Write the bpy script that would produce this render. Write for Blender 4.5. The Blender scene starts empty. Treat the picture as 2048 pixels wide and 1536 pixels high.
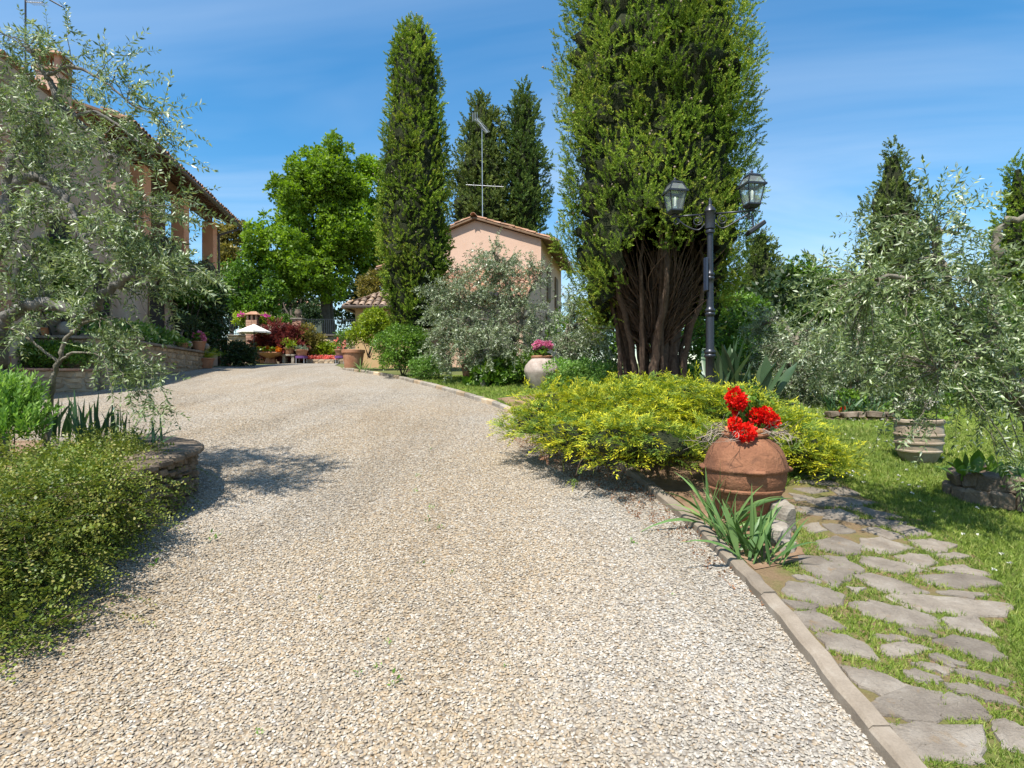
import bpy, bmesh, math, random, zlib
import numpy as np
from mathutils import Vector, Matrix
random.seed(11); rng = np.random.default_rng(11)
R = math.radians
SC = bpy.context.scene
COL = SC.collection

# ------------------------------------------------------------------ camera, sky, sun, exposure
EYE, FPX = 1.6, 1150.0
cam_d = bpy.data.cameras.new('camera'); cam = bpy.data.objects.new('camera', cam_d); COL.objects.link(cam)
cam.location = (0, 0, EYE); cam.rotation_euler = (R(90), 0, 0)
cam_d.sensor_fit = 'HORIZONTAL'; cam_d.sensor_width = 36; cam_d.lens = FPX / 2048 * 36
cam_d.clip_start = .05; cam_d.clip_end = 3000
SC.camera = cam
SUN_AZ = Vector((-.52, -.85)).normalized(); SUN_EL = R(61)
sun_vec = Vector((SUN_AZ.x * math.cos(SUN_EL), SUN_AZ.y * math.cos(SUN_EL), math.sin(SUN_EL)))
W = bpy.data.worlds.new('World'); SC.world = W; W.use_nodes = True
nt = W.node_tree; nt.nodes.clear()
def wn(t): return nt.nodes.new(t)
sky = wn('ShaderNodeTexSky'); sky.sky_type = 'NISHITA'; sky.sun_disc = False
sky.sun_elevation = SUN_EL; sky.sun_rotation = math.atan2(SUN_AZ.x, SUN_AZ.y) % (2 * math.pi)
sky.altitude = 200; sky.air_density = 1.25; sky.dust_density = .3; sky.ozone_density = 3.0
bg = wn('ShaderNodeBackground'); bg.inputs[1].default_value = .115
wo = wn('ShaderNodeOutputWorld')
tc = wn('ShaderNodeTexCoord'); sep = wn('ShaderNodeSeparateXYZ'); nt.links.new(tc.outputs['Generated'], sep.inputs[0])
zz = wn('ShaderNodeMath'); zz.operation = 'MAXIMUM'; zz.inputs[1].default_value = 0; nt.links.new(sep.outputs[2], zz.inputs[0])
za = wn('ShaderNodeMath'); za.operation = 'ADD'; za.inputs[1].default_value = .12; nt.links.new(zz.outputs[0], za.inputs[0])
dx = wn('ShaderNodeMath'); dx.operation = 'DIVIDE'; nt.links.new(sep.outputs[0], dx.inputs[0]); nt.links.new(za.outputs[0], dx.inputs[1])
dy = wn('ShaderNodeMath'); dy.operation = 'DIVIDE'; nt.links.new(sep.outputs[1], dy.inputs[0]); nt.links.new(za.outputs[0], dy.inputs[1])
cb = wn('ShaderNodeCombineXYZ'); nt.links.new(dx.outputs[0], cb.inputs[0]); nt.links.new(dy.outputs[0], cb.inputs[1])
mp = wn('ShaderNodeMapping'); mp.inputs['Rotation'].default_value = (0, 0, R(12)); mp.inputs['Scale'].default_value = (.22, 1.0, 1); mp.inputs['Location'].default_value = (4.3, 1.7, 0)
nt.links.new(cb.outputs[0], mp.inputs[0])
nz = wn('ShaderNodeTexNoise'); nz.inputs['Scale'].default_value = .9; nz.inputs['Detail'].default_value = 6; nz.inputs['Roughness'].default_value = .55; nz.inputs['Distortion'].default_value = .9
nt.links.new(mp.outputs[0], nz.inputs[0])
rp = wn('ShaderNodeValToRGB'); rp.color_ramp.elements[0].position = .38; rp.color_ramp.elements[1].position = .72
rp.color_ramp.elements[0].color = (0, 0, 0, 1); rp.color_ramp.elements[1].color = (.52, .52, .52, 1)
nt.links.new(nz.outputs[0], rp.inputs[0])
mx = wn('ShaderNodeMix'); mx.data_type = 'RGBA'; mx.inputs['B'].default_value = (4.6, 5.3, 6.2, 1)
nt.links.new(rp.outputs[0], mx.inputs['Factor'])
hs = wn('ShaderNodeHueSaturation'); hs.inputs['Saturation'].default_value = 1.36; hs.inputs['Hue'].default_value = .495; nt.links.new(sky.outputs[0], hs.inputs['Color']); nt.links.new(hs.outputs[0], mx.inputs['A'])
nt.links.new(mx.outputs['Result'], bg.inputs[0]); nt.links.new(bg.outputs[0], wo.inputs[0])
sl = bpy.data.lights.new('sun', 'SUN'); sl.energy = 5.0; sl.angle = R(.53); sl.color = (1, .955, .88)
so = bpy.data.objects.new('sun', sl); COL.objects.link(so); so.location = (-20, -20, 40)
so.rotation_euler = (-sun_vec).to_track_quat('-Z', 'Y').to_euler()
SC.view_settings.view_transform = 'Standard'; SC.view_settings.look = 'None'
SC.view_settings.exposure = 0.74; SC.view_settings.gamma = 1; SC.view_settings.use_curve_mapping = False
SC.render.engine = 'CYCLES'
SC.cycles.max_bounces = 7; SC.cycles.diffuse_bounces = 4; SC.cycles.glossy_bounces = 3; SC.cycles.transmission_bounces = 5; SC.cycles.transparent_max_bounces = 8
SC.cycles.use_denoising = True

# ------------------------------------------------------------------ terrain profile and sight lines
_ys = np.linspace(-80, 700, 15601)
_sl = np.interp(_ys, [-10, -6, 15, 21, 34, 40], [0, .117, .117, .045, .045, 0])
_zs = np.concatenate([[0], np.cumsum((_sl[1:] + _sl[:-1]) / 2 * (_ys[1] - _ys[0]))]); _zs -= np.interp(0, _ys, _zs)
def Z(y): return np.interp(y, _ys, _zs)
def zf(y): return float(np.interp(y, _ys, _zs))
def at(px, py, D): return Vector(((px - 1024) / FPX * D, D, EYE - (py - 768) / FPX * D))
def xa(px, D): return (px - 1024) / FPX * D
def gp(px, py):
    Ds = np.linspace(1.2, 45, 8000); v = EYE - (py - 768) / FPX * Ds - Z(Ds)
    i = int(np.argmax(v <= 0)) if (v <= 0).any() else int(np.argmin(np.abs(v)))
    D = float(Ds[i]); return Vector(((px - 1024) / FPX * D, D, zf(D)))
def ground(px, D): x = xa(px, D); return Vector((x, D, zf(D)))

# ------------------------------------------------------------------ materials
MATS = {}
def nodes(name):
    m = bpy.data.materials.new(name); m.use_nodes = True; t = m.node_tree; t.nodes.clear()
    o = t.nodes.new('ShaderNodeOutputMaterial'); p = t.nodes.new('ShaderNodeBsdfPrincipled'); t.links.new(p.outputs[0], o.inputs[0])
    MATS[name] = m; return m, t, p, o
def ramp(t, fac, stops):
    r = t.nodes.new('ShaderNodeValToRGB'); e = r.color_ramp.elements
    while len(e) < len(stops): e.new(.5)
    for k, (p, c) in enumerate(stops): e[k].position = p; e[k].color = (*c, 1)
    if fac is not None: t.links.new(fac, r.inputs[0])
    return r.outputs[0]
def noise(t, scale, detail=4, rough=.55, vec=None, dist=0):
    n = t.nodes.new('ShaderNodeTexNoise'); n.inputs['Scale'].default_value = scale; n.inputs['Detail'].default_value = detail
    n.inputs['Roughness'].default_value = rough; n.inputs['Distortion'].default_value = dist
    if vec is not None: t.links.new(vec, n.inputs['Vector'])
    return n.outputs[0]
def posn(t): return t.nodes.new('ShaderNodeNewGeometry').outputs['Position']
def mixc(t, f, a, b, mode='MIX'):
    m = t.nodes.new('ShaderNodeMix'); m.data_type = 'RGBA'; m.blend_type = mode
    for s, v in ((m.inputs['Factor'], f), (m.inputs['A'], a), (m.inputs['B'], b)):
        if hasattr(v, 'is_output'): t.links.new(v, s)
        else: s.default_value = v if isinstance(v, (int, float)) else (*v, 1)
    return m.outputs['Result']
def math_(t, op, a, b=0):
    m = t.nodes.new('ShaderNodeMath'); m.operation = op
    for s, v in ((m.inputs[0], a), (m.inputs[1], b)):
        if hasattr(v, 'is_output'): t.links.new(v, s)
        else: s.default_value = v
    return m.outputs[0]
def bump(t, p, h, strength=.3, dist=.02):
    b = t.nodes.new('ShaderNodeBump'); b.inputs['Strength'].default_value = strength; b.inputs['Distance'].default_value = dist
    t.links.new(h, b.inputs['Height']); t.links.new(b.outputs[0], p.inputs['Normal'])
def rough_mat(name, c1, c2, c3=None, scale=6, fine=60, rough=.85, bs=.4, bd=.01, objrand=0, spec=.3, stain=None, lime=None):
    m, t, p, o = nodes(name); P = posn(t)
    n1 = noise(t, scale, 6, .6, P); c = ramp(t, n1, [(.3, c1), (.55, c2)] + ([(.75, c3)] if c3 else []))
    n2 = noise(t, fine, 4, .6, P); c = mixc(t, .35, c, ramp(t, n2, [(.3, (.45,)*3), (.7, (1.0,)*3)]), 'MULTIPLY')
    if objrand:
        oi = t.nodes.new('ShaderNodeObjectInfo'); k = ramp(t, oi.outputs['Random'], [(0, (1 - objrand,)*3), (1, (1 + objrand * .5,)*3)])
        c = mixc(t, 1, c, k, 'MULTIPLY')
    if stain:
        n3 = noise(t, stain[0], 7, .7, P, .6); c = mixc(t, ramp(t, n3, [(stain[1], (0,)*3), (stain[1] + .12, (1,)*3)]), c, stain[2])
    if lime:
        n4 = noise(t, lime[0], 8, .75, P, 1.2); c = mixc(t, ramp(t, n4, [(lime[1], (0,)*3), (lime[1] + .08, (.8,)*3)]), c, lime[2])
    t.links.new(c, p.inputs['Base Color']); p.inputs['Roughness'].default_value = rough; p.inputs['Specular IOR Level'].default_value = spec
    h = math_(t, 'ADD', n1, math_(t, 'MULTIPLY', n2, .5)); bump(t, p, h, bs, bd); return m
def leaf_mat(name, stops, trans=.35, tcol=None, rough=.5, spec=.35, patch=(1.2, .35)):
    m, t, p, o = nodes(name); a = t.nodes.new('ShaderNodeAttribute'); a.attribute_name = 'tint'
    c = ramp(t, a.outputs['Fac'], stops)
    n = noise(t, patch[0], 3, .6, posn(t)); c = mixc(t, 1, c, ramp(t, n, [(.3, (1 - patch[1],)*3), (.7, (1 + patch[1] * .6,) * 3)]), 'MULTIPLY')
    t.links.new(c, p.inputs['Base Color']); p.inputs['Roughness'].default_value = rough; p.inputs['Specular IOR Level'].default_value = spec
    tr = t.nodes.new('ShaderNodeBsdfTranslucent'); ct = mixc(t, 1, c, tcol or (1.2, 1.25, .6), 'MULTIPLY'); t.links.new(ct, tr.inputs[0])
    mx = t.nodes.new('ShaderNodeMixShader'); mx.inputs[0].default_value = trans
    t.links.new(p.outputs[0], mx.inputs[1]); t.links.new(tr.outputs[0], mx.inputs[2]); t.links.new(mx.outputs[0], o.inputs[0]); return m
def flat_mat(name, c, rough=.5, metal=0, spec=.4, var=.15, scale=20):
    m, t, p, o = nodes(name); n = noise(t, scale, 5, .6, posn(t))
    t.links.new(mixc(t, 1, c, ramp(t, n, [(.3, (1 - var,)*3), (.7, (1 + var * .4,)*3)]), 'MULTIPLY'), p.inputs['Base Color'])
    p.inputs['Roughness'].default_value = rough; p.inputs['Metallic'].default_value = metal; p.inputs['Specular IOR Level'].default_value = spec; return m

# foliage
leaf_mat('olive_leaf', [(0, (.085, .115, .055)), (.45, (.195, .245, .125)), (.85, (.36, .41, .25)), (1, (.52, .56, .42))], .22, (1.05, 1.15, .6), .38, .5, (1.6, .25))
leaf_mat('olive_leaf_green', [(0, (.07, .11, .035)), (.45, (.18, .24, .085)), (.85, (.35, .42, .20)), (1, (.52, .56, .40))], .25, (1.1, 1.2, .5), .38, .5, (1.6, .25))
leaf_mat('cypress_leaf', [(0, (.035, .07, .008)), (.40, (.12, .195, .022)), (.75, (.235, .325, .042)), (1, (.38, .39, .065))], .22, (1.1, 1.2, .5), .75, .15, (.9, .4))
leaf_mat('cypress_far_leaf', [(0, (.04, .07, .016)), (.5, (.11, .155, .035)), (1, (.22, .26, .065))], .15, None, .65, .2, (.5, .35))
leaf_mat('cypress_dark_leaf', [(0, (.03, .06, .014)), (.5, (.08, .135, .03)), (1, (.17, .23, .05))], .15, None, .65, .2, (.5, .35))
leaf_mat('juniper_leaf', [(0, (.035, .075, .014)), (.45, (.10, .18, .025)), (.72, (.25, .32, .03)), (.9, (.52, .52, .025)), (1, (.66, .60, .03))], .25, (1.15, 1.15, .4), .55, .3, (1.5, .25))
leaf_mat('dead_leaf', [(0, (.16, .07, .03)), (1, (.36, .18, .09))], .1)
leaf_mat('linden_leaf', [(0, (.07, .13, .012)), (.5, (.17, .28, .022)), (1, (.31, .43, .045))], .4, (1.2, 1.3, .4), .5, .3, (.35, .3))
leaf_mat('green_leaf', [(0, (.04, .09, .012)), (.5, (.10, .20, .02)), (1, (.22, .35, .04))], .3, None, .45, .4, (1.2, .3))
leaf_mat('deep_leaf', [(0, (.012, .03, .008)), (.5, (.03, .06, .014)), (1, (.07, .11, .03))], .2, None, .45, .35)
leaf_mat('lime_leaf', [(0, (.10, .18, .012)), (.5, (.24, .33, .018)), (1, (.42, .48, .03))], .35, None, .45, .4)
leaf_mat('fresh_leaf', [(0, (.07, .16, .02)), (.5, (.16, .31, .05)), (1, (.34, .50, .13))], .35, None, .5, .35)
leaf_mat('autumn_leaf', [(0, (.08, .075, .02)), (.5, (.20, .17, .035)), (1, (.33, .26, .06))], .3)
leaf_mat('maple_leaf', [(0, (.06, .014, .016)), (.5, (.17, .036, .034)), (1, (.30, .08, .06))], .25, (1.3, .9, .8))
leaf_mat('sage_leaf', [(0, (.10, .15, .10)), (1, (.30, .38, .27))], .25)
leaf_mat('cotoneaster_leaf', [(0, (.04, .08, .012)), (.45, (.11, .165, .024)), (.8, (.24, .27, .045)), (1, (.36, .32, .10))], .28, None, .45, .35, (2.2, .35))
leaf_mat('iris_leaf', [(0, (.06, .13, .04)), (.5, (.13, .24, .075)), (1, (.26, .36, .12))], .3, (1.1, 1.2, .5), .42, .4, (6, .2))
leaf_mat('iris_dark_leaf', [(0, (.025, .065, .03)), (.5, (.055, .12, .05)), (1, (.12, .21, .08))], .25, (1.1, 1.2, .5), .42, .4, (6, .2))
leaf_mat('paddle_leaf', [(0, (.035, .075, .035)), (.5, (.075, .13, .06)), (1, (.17, .23, .11))], .15, None, .35, .5, (5, .2))
leaf_mat('grass_blade', [(0, (.12, .18, .022)), (.5, (.26, .345, .045)), (.85, (.42, .46, .10)), (1, (.55, .50, .22))], .35, (1.1, 1.2, .4), .55, .3, (1.0, .3))
m, t, p, o = nodes('lawn_blade'); oi = t.nodes.new('ShaderNodeObjectInfo')
c = ramp(t, oi.outputs['Random'], [(0, (.11, .18, .02)), (.5, (.23, .33, .04)), (.85, (.33, .40, .075)), (1, (.42, .42, .14))]); c = mixc(t, 1, c, ramp(t, noise(t, 1.1, 4, .6, posn(t)), [(.3, (.7, .75, .7)), (.7, (1.2, 1.15, 1.1))]), 'MULTIPLY')
t.links.new(c, p.inputs['Base Color']); p.inputs['Roughness'].default_value = .6; tr = t.nodes.new('ShaderNodeBsdfTranslucent'); t.links.new(c, tr.inputs[0]); ms = t.nodes.new('ShaderNodeMixShader'); ms.inputs[0].default_value = .35
t.links.new(p.outputs[0], ms.inputs[1]); t.links.new(tr.outputs[0], ms.inputs[2]); t.links.new(ms.outputs[0], o.inputs[0])
leaf_mat('straw_vine', [(0, (.06, .06, .02)), (.5, (.15, .13, .06)), (1, (.26, .22, .12))], .15)
leaf_mat('red_petal', [(0, (.50, .004, .004)), (.5, (.78, .012, .008)), (1, (.9, .04, .015))], .3, (1.2, .6, .5), .5, .3, (30, .25))
leaf_mat('pink_petal', [(0, (.70, .16, .34)), (1, (.85, .42, .58))], .3, (1.1, .8, .9), .5, .3)
leaf_mat('magenta_petal', [(0, (.62, .03, .32)), (1, (.8, .12, .5))], .3, (1.1, .8, .9))
leaf_mat('orange_petal', [(0, (.75, .16, .01)), (.6, (.8, .3, .02)), (1, (.82, .5, .05))], .3, (1.1, .9, .6))
leaf_mat('coral_petal', [(0, (.75, .12, .10)), (1, (.85, .35, .28))], .3, (1.1, .9, .8))
leaf_mat('pale_petal', [(0, (.75, .68, .58)), (1, (.85, .82, .76))], .3, (1, 1, .9))
# bark, stone, masonry, soil
rough_mat('olive_bark', (.10, .085, .06), (.20, .175, .13), (.30, .27, .21), 9, 70, .9, .9, .02)
rough_mat('grey_bark', (.085, .078, .068), (.16, .148, .13), (.25, .235, .21), 9, 60, .85, .9, .02, stain=(5, .6, (.12, .13, .05)))
rough_mat('cypress_bark', (.055, .034, .023), (.10, .066, .044), (.15, .105, .075), 14, 80, .9, .8, .015)
rough_mat('crown_shade', (.014, .021, .006), (.026, .032, .011), None, 8, 50, .95, .9, .05)  # near-black fill of the crown cores, inner shade put into the colour
rough_mat('dark_bark', (.04, .032, .025), (.08, .065, .05), None, 6, 40)
rough_mat('dry_twig', (.28, .22, .17), (.42, .35, .28), None, 20, 80)
rough_mat('soil', (.15, .09, .05), (.25, .16, .095), (.36, .25, .16), 5, 60, .95, .8, .02)
rough_mat('concrete', (.20, .16, .118), (.28, .23, .175), (.36, .315, .255), 5, 120, .9, .6, .006, .12, stain=(9, .66, (.24, .20, .15)))
rough_mat('flagstone', (.165, .135, .105), (.25, .212, .168), (.335, .295, .245), 6, 90, .88, 1.0, .018, .24, stain=(7, .58, (.21, .145, .08)), lime=(14, .66, (.45, .42, .37)))
rough_mat('brick', (.34, .17, .11), (.45, .26, .18), (.50, .36, .27), 7, 80, .9, .6, .006, .3)
rough_mat('wall_stone', (.33, .24, .15), (.46, .35, .23), (.55, .46, .34), 4, 50, .92, .7, .012, .3, stain=(3, .62, (.20, .16, .09)))
rough_mat('dark_stone', (.11, .085, .06), (.20, .15, .105), (.29, .235, .18), 8, 60, .9, .9, .02, .25, stain=(6, .62, (.10, .10, .05)))
rough_mat('grey_stone', (.22, .185, .145), (.34, .30, .245), (.45, .41, .35), 7, 60, .9, .8, .02, .2, stain=(5, .62, (.42, .30, .14)))
rough_mat('mortar', (.26, .21, .15), (.36, .30, .22), None, 8, 80, .95, .6, .01)
rough_mat('old_plaster', (.40, .28, .20), (.50, .38, .285), (.56, .47, .38), 1.1, 30, .95, .5, .01, stain=(1.6, .60, (.34, .14, .10)))
rough_mat('pink_plaster', (.58, .385, .275), (.64, .44, .325), (.66, .47, .36), .9, 60, .92, .3, .006, stain=(1.3, .60, (.50, .33, .24)))
rough_mat('orange_plaster', (.66, .30, .16), (.74, .37, .21), None, 1.4, 50, .92, .25, .004)
rough_mat('ochre_plaster', (.50, .32, .16), (.58, .40, .22), None, 1.4, 50, .92, .25, .004)
rough_mat('cream_plaster', (.50, .42, .27), (.56, .48, .34), None, 1, 50, .92, .2, .004)
rough_mat('terracotta', (.32, .145, .078), (.42, .21, .12), (.48, .28, .18), 5, 60, .85, .6, .008, .08, stain=(6, .64, (.24, .115, .065)))
rough_mat('jar_clay', (.17, .072, .038), (.27, .120, .063), (.35, .18, .105), 3.5, 45, .9, 1.0, .018, 0, stain=(4.5, .55, (.12, .055, .032)), lime=(6, .66, (.42, .33, .26)))
rough_mat('orange_clay', (.55, .20, .08), (.62, .27, .12), None, 6, 60, .8, .4, .006)
rough_mat('weathered_jar', (.30, .24, .20), (.42, .34, .29), (.50, .43, .38), 7, 60, .9, .7, .01, stain=(10, .62, (.30, .20, .15)))
rough_mat('pale_urn', (.27, .20, .14), (.36, .285, .205), (.43, .37, .29), 6, 60, .9, .6, .01, stain=(5, .6, (.22, .17, .10)))
rough_mat('roof_tile', (.30, .15, .085), (.42, .23, .14), (.46, .36, .27), 3, 60, .9, .6, .01, .35, stain=(5, .60, (.48, .26, .05)))
rough_mat('old_roof_tile', (.20, .14, .10), (.36, .26, .19), (.46, .38, .30), 4, 60, .92, .7, .01, .35, stain=(5, .60, (.50, .28, .06)))
rough_mat('timber', (.14, .085, .05), (.23, .15, .09), None, 5, 70, .8, .5, .01, .2)
rough_mat('dark_interior', (.02, .016, .013), (.035, .028, .022), None, 3, 20)
flat_mat('gutter_metal', (.09, .065, .05), .45, .3, .5)
flat_mat('iron', (.045, .047, .055), .38, .55, .5, .2, 40)
flat_mat('antenna_metal', (.5, .52, .55), .4, .6)
flat_mat('canvas', (.80, .76, .68), .9, 0, .2, .08)
flat_mat('black_pole', (.03, .03, .03), .5)
flat_mat('purple_stand', (.12, .045, .17), .6)
flat_mat('lamp_bulb', (.82, .78, .66), .3)
flat_mat('cone_brown', (.30, .23, .17), .8)
flat_mat('solar_blue', (.02, .028, .05), .35, 0, .6)
flat_mat('dark_glass', (.02, .025, .03), .08, 0, .6)
m, t, p, o = nodes('lantern_glass')
p.inputs['Base Color'].default_value = (.85, .9, .9, 1); p.inputs['Roughness'].default_value = .08
tb = t.nodes.new('ShaderNodeBsdfTransparent'); tb.inputs[0].default_value = (.80, .86, .86, 1); ms = t.nodes.new('ShaderNodeMixShader'); ms.inputs[0].default_value = .86
t.links.new(p.outputs[0], ms.inputs[1]); t.links.new(tb.outputs[0], ms.inputs[2]); t.links.new(ms.outputs[0], o.inputs[0])

# gravel: pebble colours vary stone by stone, warm in the wheel-worn middle, paler and greyer at the sides
PEB = [(0, (0.214, 0.180, 0.143)), (.08, (0.288, 0.242, 0.189)), (.28, (0.346, 0.279, 0.195)), (.48, (0.388, 0.303, 0.195)), (.64, (0.356, 0.248, 0.137)), (.80, (0.430, 0.373, 0.287)), (1, (0.473, 0.436, 0.376))]
PEBG = [(0, (0.239, 0.214, 0.188)), (.12, (0.307, 0.280, 0.243)), (.4, (0.366, 0.333, 0.282)), (.6, (0.413, 0.372, 0.313)), (.72, (0.366, 0.288, 0.199)), (.85, (0.455, 0.424, 0.375)), (1, (0.487, 0.464, 0.422))]
def gravel_color(t, fac):
    P = posn(t); w = noise(t, .55, 3, .5, P); s = t.nodes.new('ShaderNodeSeparateXYZ'); t.links.new(P, s.inputs[0])
    side = math_(t, 'MAXIMUM', math_(t, 'ADD', s.outputs[0], -.05), 0); k = math_(t, 'ADD', w, math_(t, 'MULTIPLY', side, .38))
    far = math_(t, 'MULTIPLY', s.outputs[1], .022); k = math_(t, 'ADD', k, far)
    c = mixc(t, ramp(t, k, [(.55, (.22,)*3), (.92, (1,)*3)]), ramp(t, fac, PEB), ramp(t, fac, PEBG))
    mpn = t.nodes.new('ShaderNodeMapping'); mpn.inputs['Scale'].default_value = (1.5, .28, 1); t.links.new(P, mpn.inputs[0]); trk = noise(t, .9, 5, .6, mpn.outputs[0], .4)
    return mixc(t, 1, c, ramp(t, trk, [(.32, (.86, .83, .78)), (.55, (1.03, 1.02, 1.0)), (.72, (1.10, 1.10, 1.10))]), 'MULTIPLY')
m, t, p, o = nodes('pebble'); oi = t.nodes.new('ShaderNodeObjectInfo'); c = gravel_color(t, oi.outputs['Random'])
c = mixc(t, .4, c, ramp(t, noise(t, 160, 3, .6, posn(t)), [(.3, (.62,)*3), (.65, (1,)*3)]), 'MULTIPLY')
t.links.new(c, p.inputs['Base Color']); p.inputs['Roughness'].default_value = .8; p.inputs['Specular IOR Level'].default_value = .3
m, t, p, o = nodes('gravel_bed'); P = posn(t)
v = t.nodes.new('ShaderNodeTexVoronoi'); v.inputs['Scale'].default_value = 46; t.links.new(P, v.inputs['Vector'])
sp = t.nodes.new('ShaderNodeSeparateColor'); t.links.new(v.outputs['Color'], sp.inputs[0])
c = gravel_color(t, sp.outputs[0]); c = mixc(t, .75, c, ramp(t, v.outputs['Distance'], [(.25, (1,)*3), (.75, (.45, .41, .37))]), 'MULTIPLY')
dirt = noise(t, .8, 6, .65, P, .4); c = mixc(t, ramp(t, dirt, [(.60, (0,)*3), (.78, (.55,)*3)]), c, (.28, .22, .135))
t.links.new(c, p.inputs['Base Color']); p.inputs['Roughness'].default_value = .9; p.inputs['Specular IOR Level'].default_value = .2
bump(t, p, math_(t, 'MULTIPLY', v.outputs['Distance'], -1), .9, .02)
m, t, p, o = nodes('lawn_ground'); P = posn(t)
c = ramp(t, noise(t, 1.3, 5, .6, P), [(.3, (.09, .14, .02)), (.55, (.14, .20, .03)), (.75, (.20, .235, .05))])
c = mixc(t, .6, c, ramp(t, noise(t, 70, 4, .7, P), [(.3, (.5, .48, .4)), (.7, (1.15, 1.15, 1.15))]), 'MULTIPLY')
t.links.new(c, p.inputs['Base Color']); p.inputs['Roughness'].default_value = .95; p.inputs['Specular IOR Level'].default_value = .1
bump(t, p, noise(t, 90, 4, .7, P), .8, .02)
m, t, p, o = nodes('path_ground'); P = posn(t)
c = mixc(t, ramp(t, noise(t, 2.4, 6, .65, P), [(.42, (0,)*3), (.62, (1,)*3)]), (.22, .15, .085), (.145, .155, .045))
c = mixc(t, .6, c, ramp(t, noise(t, 80, 4, .7, P), [(.3, (.5,)*3), (.7, (1.1,)*3)]), 'MULTIPLY')
t.links.new(c, p.inputs['Base Color']); p.inputs['Roughness'].default_value = .95; p.inputs['Specular IOR Level'].default_value = .1
bump(t, p, noise(t, 60, 4, .7, P), .8, .02)
rough_mat('earth', (.07, .09, .025), (.13, .14, .04), (.20, .17, .08), .8, 30, .95, .5, .02)
M = MATS

# ------------------------------------------------------------------ mesh helpers
def obj(name, me, parent=None, mat=None, world=True):
    o = bpy.data.objects.new(name, me); COL.objects.link(o)
    if mat: me.materials.append(M[mat])
    if parent is not None:
        o.parent = parent
        if world: o.matrix_parent_inverse = root_matrix(parent).inverted()
    return o
def root_matrix(p):
    m = Matrix.LocRotScale(p.location, p.rotation_euler, p.scale)
    return m if p.parent is None else root_matrix(p.parent) @ p.matrix_parent_inverse @ m
def tag(o, label=None, cat=None, group=None, kind=None):
    if label: o['label'] = label
    if cat: o['category'] = cat
    if group: o['group'] = group
    if kind: o['kind'] = kind
    return o
def thing(name, label, cat, loc=(0, 0, 0), rotz=0, group=None):
    global rng
    rng = np.random.default_rng(zlib.crc32(label.encode()))            # each thing grows from its own seed
    o = bpy.data.objects.new(name, None); COL.objects.link(o); o.location = loc; o.rotation_euler = (0, 0, rotz); o.empty_display_size = .2
    return tag(o, label, cat, group)
def np_mesh(name, V, Q, T=None, smooth=False):
    me = bpy.data.meshes.new(name); V = np.asarray(V, np.float32); Q = np.asarray(Q, np.int32); k = Q.shape[1]
    me.vertices.add(len(V)); me.vertices.foreach_set('co', V.ravel())
    me.loops.add(Q.size); me.loops.foreach_set('vertex_index', Q.ravel())
    me.polygons.add(len(Q)); me.polygons.foreach_set('loop_start', np.arange(0, Q.size, k, dtype=np.int32))
    me.update(calc_edges=True)
    if smooth: me.polygons.foreach_set('use_smooth', np.ones(len(Q), bool))
    if T is not None:
        a = me.attributes.new('tint', 'FLOAT', 'POINT'); a.data.foreach_set('value', np.asarray(T, np.float32))
    return me
def join(parts):
    Vs, Qs, Ts, n = [], [], [], 0
    for p in parts:
        Vs.append(p[0]); Qs.append(np.asarray(p[1]) + n); n += len(p[0]); Ts.append(p[2] if len(p) > 2 and p[2] is not None else np.zeros(len(p[0])))
    return np.concatenate(Vs), np.concatenate(Qs), np.concatenate(Ts)
def foliage(name, parts, mat, parent=None, smooth=False):
    V, Q, T = join(parts); return obj(name, np_mesh(name, V, Q, T, smooth), parent, mat)
def unit(a): return a / np.maximum(np.linalg.norm(a, axis=-1, keepdims=True), 1e-9)
def rdir(n): return unit(rng.normal(size=(n, 3)))
def scatter(tm, P, D, S, tint=None, tvar=.25, flat=None):
    """copy a small template (y axis along D) to every point P"""
    V, Q, T = tm; n = len(P); P = np.asarray(P); D = unit(np.asarray(D)); S = np.broadcast_to(np.asarray(S, float), (n,))
    r = rdir(n) if flat is None else unit(np.asarray(flat) + rng.normal(size=(n, 3)) * .35)
    x = unit(np.cross(D, r)); z = np.cross(x, D)
    F = np.stack([x, D, z], 1)                                       # rows: axes
    VV = np.einsum('kj,njc->nkc', V, F) * S[:, None, None] + P[:, None, :]
    QQ = Q[None] + (np.arange(n) * len(V))[:, None, None]
    tt = T[None] + (rng.normal(size=(n, 1)) * tvar if tint is None else np.asarray(tint)[:, None] + rng.normal(size=(n, 1)) * tvar)
    return VV.reshape(-1, 3), QQ.reshape(-1, Q.shape[1]), np.clip(tt, 0, 1).reshape(-1)
def frame(d):
    d = Vector(d).normalized(); a = Vector((0, 0, 1)) if abs(d.z) < .9 else Vector((1, 0, 0)); x = d.cross(a).normalized(); return x, x.cross(d)
def tube(pts, rad, n=6, cap=True, tint=0):
    pts = np.asarray([tuple(p) for p in pts], float); k = len(pts); rad = np.broadcast_to(np.asarray(rad, float), (k,))
    tg = np.gradient(pts, axis=0); tg = unit(tg); x, y = frame(tg[0]); x = np.array(x); V = []
    an = np.arange(n) * 2 * math.pi / n
    for i in range(k):
        x = x - tg[i] * (x @ tg[i]); x = x / max(np.linalg.norm(x), 1e-9); y = np.cross(tg[i], x)
        V.append(pts[i] + rad[i] * (np.cos(an)[:, None] * x + np.sin(an)[:, None] * y))
    V = np.concatenate(V); i = np.arange(k - 1)[:, None] * n; j = np.arange(n)[None]; jn = (j + 1) % n
    Q = np.stack([i + j, i + jn, i + n + jn, i + n + j], -1).reshape(-1, 4)
    return V, Q, np.full(len(V), tint, float)
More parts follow.
